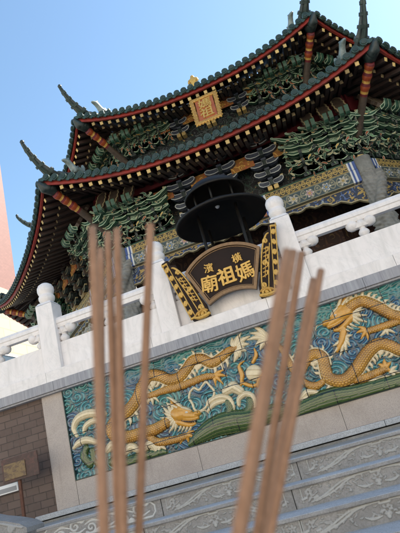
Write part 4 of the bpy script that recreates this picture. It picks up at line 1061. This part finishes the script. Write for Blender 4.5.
def lens_arm(L, h):
    r = [(.03, h * .12), (L * .2, 0), (L * .36, h * .08), (L * .46, h * .38), (L * .5, h * .75), (L * .475, h * 1.08), (L * .4, h * 1.16), (L * .3, h * .98), (L * .12, h * .9), (.03, h * .92)]
    return r
def corner_bracket(layers, step, pitch, L0, h, ang):
    g = MB(); th = .085
    g.cbox(-.07, .07, -.07, .07, 0, .08, .012, 2)
    for i in range(layers):
        o = step * i; zl = .06 + pitch * i
        g.prism(hand(o + .12, h), -.024 - .001 * i, .024 + .001 * i, 2, 2, .01, 2, T=Matrix.Translation((0, 0, zl)) @ OUTW)
        g.cbox(-.04, .04, -o - .10, -o - .02, zl + h * .9, zl + h * 1.35, .01, 5 if i % 2 else 3)
        for q in range(7):
            lx, ly, lz = random.uniform(-.24, .24), -o - random.uniform(.02, .14), zl + random.uniform(-.02, .1); ls = random.uniform(.07, .13)
            g.prism([(0, 0), (ls * .3, ls * .22), (ls * .7, ls * .25), (ls * 1.1, ls * .55), (ls * .85, -.0), (ls * .4, -ls * .16)], -.012, .012, random.choice((0, 4, 5, 6, 7, 7)), 2, .006, 1, T=Matrix.Translation((lx, ly, lz)) @ Matrix.Rotation(random.uniform(-1, 1), 4, 'Z') @ Matrix.Rotation(random.uniform(0, 6.28), 4, 'Y'))
        for j in ((i, i - 1, i - 3) if i > 2 else (i, 0)):
            L = L0 + .07 * i - .08 * (i - j) + random.uniform(-.05, .05)
            for s_ in (-1, 1): g.cbox(s_ * L * .47 - .02, s_ * L * .47 + .02, -step * j - .075, -step * j - .02, zl + h * 1.1, zl + h * 1.6, .006, (4, 2)[j % 2])
            g.prism([(x * 1.0, z + .05 * math.sin(x * 5 + i)) for x, z in wave_arm(L, h)], -th / 2, th / 2, 0, 0, .017, 1, T=Matrix.Translation((random.uniform(-.03, .03), -step * j - .05 - .003 * i, zl + .01)) @ Matrix.Rotation(random.uniform(-.09, .09), 4, 'Y'))
    return g
def mid_bracket(layers, step, pitch, L, h):
    g = MB(); th = .08
    for s in (-1, 1): g.cbox(s * .06 - .045, s * .06 + .045, -.09, .06, -.02, .07, .01, 5)
    for i in range(layers):
        o = step * i; zl = .08 + pitch * i
        g.cbox(-.036, .036, -o - .13, -o + .02, zl - .02, zl + pitch - .025, .01, 2)
        g.cbox(-.05, .05, -o - .15, -o - .02, zl + pitch * .55, zl + pitch * .8, .01, 0)
        for j, k in ((i, 1.0), (i - 1, .86)):
            if j < 0: continue
            for s in (-1, 1):
                g.prism([(s * x, z) for x, z in lens_arm(L * k * (1 + .08 * i), h)], -th / 2, th / 2, 0, 0, .015, 1, T=Matrix.Translation((0, -step * j - .03 - .004 * i, zl + .01 * (i - j))))
            g.box(-.05, .05, -step * j - .06, -step * j, zl + h * .2, zl + h * .8, 2)
            for s in (-1, 1): g.cbox(s * L * k * .44 - .03, s * L * k * .44 + .03, -step * j - .06, -step * j, zl + h * 1.08, zl + pitch, .006, 2 if i % 2 else 4)
    zt = .08 + pitch * layers
    for s in (-1, 1):
        for q in range(3): g.prism([(s * x, z) for x, z in lens_arm(.5 - .06 * q, .07)], -.03, .03, 3, 3, .012, 1, T=Matrix.Translation((0, -step * layers + .03 * q, zt + .02 + .07 * q)) @ Matrix.Rotation(-s * (.25 + .2 * q), 4, 'Y'))
    return g
def slant_mesh(L, w):
    """cloud-headed slanting beam: low outer end with a raised pale fist, lobed head high inside"""
    g = MB(); hlf = [(.0, w * .34), (L * .12, w * .46), (L * .24, w * .40), (L * .34, w * .52), (L * .5, w * .47), (L * .6, w * .55), (L * .72, w * .44), (L * .8, w * .5), (L * .92, w * .38), (L * 1.0, w * .14)]
    pr = [(x, z) for z, x in hlf] + [(-x, z) for z, x in hlf[::-1]]
    g.prism(pr, -.035, .035, 3, 3, .022, 4, T=Matrix.Rotation(-math.radians(34), 4, 'X'))
    g.prism(hand(.13, .10), -.034, .034, 0, 0, .016, 1, T=Matrix.Translation((-.05, .02, -.07)) @ OUTW); g.prism(hand(.13, .10), -.034, .034, 0, 0, .016, 1, T=Matrix.Translation((.05, .02, -.07)) @ OUTW)
    return g.mesh('slanting_beam', [GREEN, EDGE, TILE2, BROWN, EDGEG])
LEAFG = noisy('bright_leaf_green', (.06, .2, .09), (.16, .28, .12), 20, .45, .2)
CM = [GREEN, EDGE, TILE2, BROWN, EDGEG, GOLD, ORANGE, LEAFG]; MM = [BLUE, EDGEB, TILE2, BROWN, EDGEG, YEL]
random.seed(11)
corner_set = corner_bracket(5, .125, .105, .5, .09, True).mesh('bracket_set', CM); corner_set2 = corner_bracket(5, .125, .105, .46, .09, True).mesh('bracket_set', CM)
up_corner = corner_bracket(4, .10, .095, .42, .08, True).mesh('bracket_set', CM)
mid_set = mid_bracket(4, .11, .16, .50, .115).mesh('bracket_set', MM)
up_mid = mid_bracket(3, .11, .15, .44, .11).mesh('bracket_set', MM)
mid_dull = mid_bracket(4, .11, .16, .50, .115).mesh('bracket_set', [TILE2, EDGEG, BROWN, BROWN, EDGEG, YEL2])
SLANT = slant_mesh(.66, .21); SLANTU = slant_mesh(.5, .19)
def place_set(me, k, s, r, z, rz=0.0):
    kr = Matrix.Rotation(PI / 4 * k, 4, 'Z'); o = link('bracket_set', me, pav); o.matrix_local = kr @ Matrix.Translation((s, -r, z)) @ Matrix.Rotation(rz, 4, 'Z'); return o
for k in (-2, -1, 0, 1):
    sides = {-2: (1,), -1: (-1, 1), 0: (-1, 1), 1: (-1,)}[k]; kr = Matrix.Rotation(PI / 4 * k, 4, 'Z')
    for sd in sides:
        for q, d in enumerate((.2, .46, .72, .98)): place_set((corner_set, corner_set2)[q % 2], k, sd * (HC - d), RC, 4.47)
        for d in (.2, .45, .7, .95): place_set(up_corner, k, sd * (5.15 * T8 - d), 5.15, 6.93)
        for d in (.08, .36, .68):
            o = link('slanting_beam', SLANT, pav); o.matrix_local = kr @ Matrix.Translation((sd * (HC - d), -RC - .80, 4.98))
            o = link('slanting_beam', SLANTU, pav); o.matrix_local = kr @ Matrix.Translation((sd * (5.15 * T8 - d + .05), -5.15 - .56, 7.16))
for k in (-2, -1, 0):
    # the set over the column itself faces outwards along the hip
    o = link('bracket_set', corner_set, pav); d = hip_dir(k); a = math.atan2(d.y, d.x) + PI / 2
    o.matrix_local = Matrix.Translation(col_pos(k) + Vector((0, 0, 4.47))) @ Matrix.Rotation(a, 4, 'Z')
    o = link('bracket_set', up_corner, pav); o.matrix_local = Matrix.Translation(d * 5.15 * HR + Vector((0, 0, 6.93))) @ Matrix.Rotation(a, 4, 'Z')
for k in (-1, 0, 1):
    for s in (-.82, 0, .82): place_set(mid_set if k == 0 else mid_dull, k, s, RC, 4.47)
    for s in (-.72, 0.0, .72): place_set(up_mid, k, s, 5.15, 6.93)
doll = skin_mesh('carved_figure', [(0, 0, 0, .05), (0, 0, .1, .06), (0, 0, .17, .03), (0, 0, .23, .04), (.07, -.03, .1, .02), (-.07, -.03, .1, .02)], [(0, 1), (1, 2), (2, 3), (1, 4), (1, 5)], noisy('red_gold_figure', (.4, .1, .06), (.45, .33, .2), 14, .5, .2))
for k in (0,):
    for s in (-.82, 0, .82): link('carved_figure', doll, pav, (s, -RC - .56, 5.2))
for k in (-2, -1, 0, 1):
    d = hip_dir(k); link('carved_figure', doll, pav, (d.x * (RC * HR + .46), d.y * (RC * HR + .46), 4.86)).rotation_euler = (0, 0, math.atan2(d.y, d.x) + PI / 2)

# name tablet under the upper eave
tb = thing('name_tablet', 'carved gold tablet with gold characters on red, hung under the upper eave', 'plaque', (-.85, 8.62, 6.50))
tb.rotation_euler = (math.radians(-14), 0, 0)
b = MB(); b.cbox(-.19, .19, -.02, .02, -.33, .29, .006); b.build('tablet', noisy('red_tablet', (.42, .12, .03), (.32, .07, .02), 9, .4), tb)
pr = []; G1, G2 = (.7, .42, .09), (.5, .25, .05)
def fr_pt(t):
    a = t % 1 * 4; i = int(a); f = a - i; c = [(-.235, -.365), (.235, -.365), (.255, .335), (-.255, .335)]; p, q = c[i], c[(i + 1) % 4]; return (p[0] + (q[0] - p[0]) * f, p[1] + (q[1] - p[1]) * f)
pr.append(([(*fr_pt(i / 40 * .9999), .042) for i in range(41)], G2, .55))
for i in range(34):
    x, z = fr_pt(i / 34 + .004); s = 1 if i % 2 else -1
    pr.append(([(x + s * .034 * (1 - .75 * t) * math.cos(7 * t + i), z + .034 * (1 - .75 * t) * math.sin(7 * t + i), .0105) for t in [j / 10 for j in range(11)]], G1, 2.2))
    ox, oz = x * 1.17, z * 1.13; pr.append(([(x, z, .02), (ox, oz, .012)], G1, .9))
relief('carved_frame', pr, -.021, attr_plain('gilt_frame_carving', .4, .25), tb, .005, squash=1.0)
for ch, z in (('媽', .14), ('祖', -.13)): glyph('character', ch, GOLD, tb, (0, -.026, z), .29, .008, .005)
#@@FRONT
# ------------------------------------------------------------------ buildings beyond the terrace
def facade_mat(name, c1, c2, cj, bw, bh):
    m = mat(name, c1, .7); t = NT(m); g = t.n('ShaderNodeNewGeometry'); sx = t.n('ShaderNodeSeparateXYZ'); t.l(g.outputs['Position'], sx.inputs[0])
    cb = t.n('ShaderNodeCombineXYZ'); t.l(t.math('ADD', sx.outputs[0], sx.outputs[1]), cb.inputs[0]); t.l(sx.outputs[2], cb.inputs[1])
    b = t.n('ShaderNodeTexBrick'); t.l(cb.outputs[0], b.inputs['Vector']); b.inputs['Scale'].default_value = 1; b.inputs['Brick Width'].default_value = bw; b.inputs['Row Height'].default_value = bh
    b.inputs['Mortar Size'].default_value = bh * .06; b.inputs['Color1'].default_value = (*c1, 1); b.inputs['Color2'].default_value = (*c2, 1); b.inputs['Mortar'].default_value = (*cj, 1)
    t.base(t.mix(t.ramp(t.noise(cb.outputs[0], .3, 5), [(.4, (0, 0, 0)), (.7, (.3, .3, .3))]), b.outputs['Color'], c2)); return m
GLASS = mat('dark_glass', (.04, .05, .06), .1)
def block(name, label, x0, x1, y0, y1, z1, m, wm, face_pitch, floor, win=(1.3, 1.5)):
    o = thing(name, label, 'building', ((x0 + x1) / 2, y0, GZ)); off = Vector(o.location)
    b = MB(); b.box(x0 - off.x, x1 - off.x, 0, y1 - y0, 0, z1 - GZ); b.build('wall', m, o)
    b = MB(); b.box(x0 - off.x - .15, x1 - off.x + .15, -.15, y1 - y0 + .15, z1 - GZ, z1 - GZ + .8); b.build('parapet', m, o)
    g = MB(); g.box(0, .06, -win[0] / 2, win[0] / 2, 0, win[1]); wme = g.mesh('window', GLASS); n = 0
    g = MB()
    for q in ((-win[0] / 2 - .06, win[0] / 2 + .06, -.08, 0), (-win[0] / 2 - .06, win[0] / 2 + .06, win[1], win[1] + .06), (-win[0] / 2 - .06, -win[0] / 2, 0, win[1]), (win[0] / 2, win[0] / 2 + .06, 0, win[1])): g.box(0, .1, *q)
    fme = g.mesh('window_frame', wm)
    y = y1 - face_pitch * (2.2 if x0 < -50 else .6)
    while y > y0 + 1 and n < 90:
        z = 1.2
        while z < z1 - GZ - 2.2 and n < 90:
            w = link('window', wme, o, (x1 - off.x, y - y0, z)); link('window_frame', fme, w); n += 1; z += floor
        y -= face_pitch
    return o
PINK = facade_mat('pink_facade_tile', (.17, .07, .053), (.14, .057, .043), (.11, .046, .036), .5, .25)
CREAM = facade_mat('cream_facade', (.34, .29, .2), (.3, .26, .17), (.24, .2, .14), 1.2, .6)
block('tower_building', 'tall pink tiled tower rising left behind the temple eave', -58, -37.6, 34, 58, 62, PINK, PINK, 5.5, 3.6, (1.5, 1.6))
block('low_building', 'pale cream building seen through the balustrade left of the temple', -23, -15.2, 17, 64, 10.4, CREAM, WHITE, 3.1, 3.2)

# unseen houses added behind the viewer to bounce sunlight onto the shaded temple front
SHOP = facade_mat('cream_plaster', (.82, .76, .66), (.78, .72, .62), (.7, .64, .54), 1.5, .75)
for i, (x0, x1, h, lab) in enumerate(((-24, -9.1, 11, 'wide cream shop house, unseen, added for bounce light across the street, left of the narrow one'), (-9, 3, 13, 'tall cream shop house, unseen, added for bounce light straight across the street from the temple'), (3.1, 24, 10.5, 'low cream shop house, unseen, added for bounce light across the street, right of the tall one'))):
    o = thing('added_shop_house', lab, 'building', ((x0 + x1) / 2, -12, GZ)); hw = (x1 - x0) / 2
    b = MB(); b.box(-hw, hw, -12, 0, 0, h); b.build('wall', SHOP, o)
    g = MB(); g.box(-.6, .6, 0, .05, 0, 1.4); wme = g.mesh('window', GLASS)
    for fl in range(1, 4):
        for k in range(int(hw * 2 / 3.6)): 
            if 1.0 + 3.1 * fl + 1.4 < h: link('window', wme, o, (-hw + 1.8 + 3.6 * k, 0.0, 1.0 + 3.1 * fl))

# unseen building added on the right to keep stairs and temple front in shade
o = thing('added_shade_building', 'unseen grey-beige building added on the right to shade the stairs', 'building', (15, 5, GZ)); NB = facade_mat('beige_render', (.5, .46, .4), (.46, .42, .36), (.38, .35, .3), 1.2, .6)
b = MB(); b.box(-5.5, 5.5, 0, 15.5, 0, 20); b.build('wall', NB, o)
g = MB(); g.box(-.05, 0, -.6, .6, 0, 1.4); wme = g.mesh('window', GLASS)
for fl in range(5):
    for k in range(5): link('window', wme, o, (-5.5, 1.6 + 3 * k, 1.2 + 3.2 * fl))

# ------------------------------------------------------------------ incense sticks in the foreground, planted in an urn of ash below the picture
r_st = .0026
def depth(w): return F * 2 * r_st / w
sticks = [  # top (x, y, width) and lower picture point (x, y, width), label
    ((92.5, 228, 8.2), (103, 533, 12.0), 'leftmost incense stick, standing alone at the far left of the bundle'),
    ((101, 249, 6.4), (104.5, 533, 8.6), 'faint shorter incense stick just right of the leftmost one'),
    ((108, 233, 7.2), (119.3, 533, 9.4), 'left one of the close pair of incense sticks before the carved pillar'),
    ((117, 229.5, 7.4), (123, 533, 9.6), 'right one of the close pair of incense sticks before the carved pillar'),
    ((150.5, 224, 8.0), (138.5, 533, 9.2), 'single incense stick crossing the middle marble post'),
    ((287, 250.5, 10.6), (238, 533, 14.5), 'thickest looking incense stick, at the left of the right-hand bundle'),
    ((293.5, 251, 8.0), (240.5, 533, 10.5), 'incense stick half hidden behind the thickest looking one'),
    ((301.5, 252.5, 7.6), (257.5, 533, 9.5), 'long incense stick in the middle of the right-hand bundle'),
    ((313, 279, 6.8), (263.5, 533, 9.0), 'short incense stick second from the right edge of the bundle'),
    ((321, 270, 7.8), (270, 533, 10.0), 'rightmost incense stick of the right-hand bundle')]
ends = []
for (x0, y0, w0), (x1, y1, w1), lab in sticks:
    a, c = atd(x0, y0, depth(w0)), atd(x1, y1, depth(w1)); d = (c - a).normalized(); L = (c - a).length
    ends.append((a, d, L))
tt = .0
zs = -.33
urn_c = Vector((0, 0, 0)); pts = []
for a, d, L in ends: k = (zs - a.z) / d.z; pts.append(a + d * k); 
urn_c = sum(pts, Vector()) / len(pts)
for (a, d, L), p, (_, _, lab) in zip(ends, pts, sticks):
    q = p + d * .05; n = 26; bx = d.orthogonal().normalized() * random.uniform(-.0007, .0007); path = [a.lerp(q, i / n) + bx * math.sin(PI * i / n * 1.5) for i in range(n + 1)]
    g = MB(); rad = [r_st * (1 + random.uniform(-.035, .035)) for _ in path]; rad[0] *= .93
    g.tube(path, rad, 14, 0, True); o = g.build('incense_stick', STICK); 
    for v in o.data.vertices: v.co -= p
    o.location = p; tag(o, lab, 'incense stick', 'brown incense sticks in the foreground')
print('urn', urn_c, [tuple(round(x, 3) for x in p) for p in pts])
R_U = max((p - urn_c).length for p in pts) + .05
urn = thing('incense_urn', 'round bronze urn of ash holding the foreground incense sticks', 'incense urn', (urn_c.x, urn_c.y, GZ))
H_ = zs - GZ
b = MB(); b.lathe([(.0, H_ - .25), (R_U * .6, H_ - .24), (R_U * .95, H_ - .14), (R_U * 1.0, H_ - .04), (R_U * 1.04, H_ + .012), (R_U * 1.0, H_ + .02), (R_U * .95, H_ - .0)], 40); b.build('bowl', BRONZE, urn)
b = MB(); b.lathe([(R_U * .955, H_ - .004), (R_U * .5, H_ + .002), (.0, H_ + .004)], 40); b.build('ash', ASH, urn)
b = MB(); b.lathe([(R_U * .9, 0), (R_U * .9, .06), (R_U * .55, .1), (R_U * .42, .5), (R_U * .5, H_ - .24)], 32); b.build('pedestal', GRAN, urn)

# ------------------------------------------------------------------ light
w = bpy.data.worlds.new('World'); scene.world = w; w.use_nodes = True
nt = w.node_tree; bg = nt.nodes['Background']; sky = nt.nodes.new('ShaderNodeTexSky'); sky.sky_type = 'NISHITA'; sky.sun_disc = False
EL, AZ = math.radians(45), math.radians(50)              # azimuth from +Y (into the picture) towards +X
sky.sun_elevation = EL; sky.sun_rotation = AZ; sky.air_density = 1.0; sky.dust_density = .3; sky.ozone_density = 1.0; sky.altitude = 0
tint = nt.nodes.new('ShaderNodeMix'); tint.data_type = 'RGBA'; tint.blend_type = 'MULTIPLY'; tint.inputs[0].default_value = 1; tint.inputs[7].default_value = (.95, 1.03, .97, 1)
nt.links.new(sky.outputs[0], tint.inputs[6]); nt.links.new(tint.outputs[2], bg.inputs[0]); bg.inputs[1].default_value = .092
sd = bpy.data.lights.new('sun', 'SUN'); sd.energy = 5.0; sd.angle = math.radians(.5); sd.color = (1, .93, .84)
so = bpy.data.objects.new('sun', sd); COL.objects.link(so)
dirv = Vector((math.sin(AZ) * math.cos(EL), math.cos(AZ) * math.cos(EL), math.sin(EL))); so.rotation_euler = dirv.to_track_quat('Z', 'Y').to_euler()
scene.view_settings.view_transform = 'Standard'; scene.view_settings.look = 'None'; scene.view_settings.gamma = 1; scene.view_settings.use_curve_mapping = False
scene.view_settings.exposure = 1.68
scene.render.engine = 'CYCLES'; scene.cycles.max_bounces = 6; scene.cycles.use_denoising = True
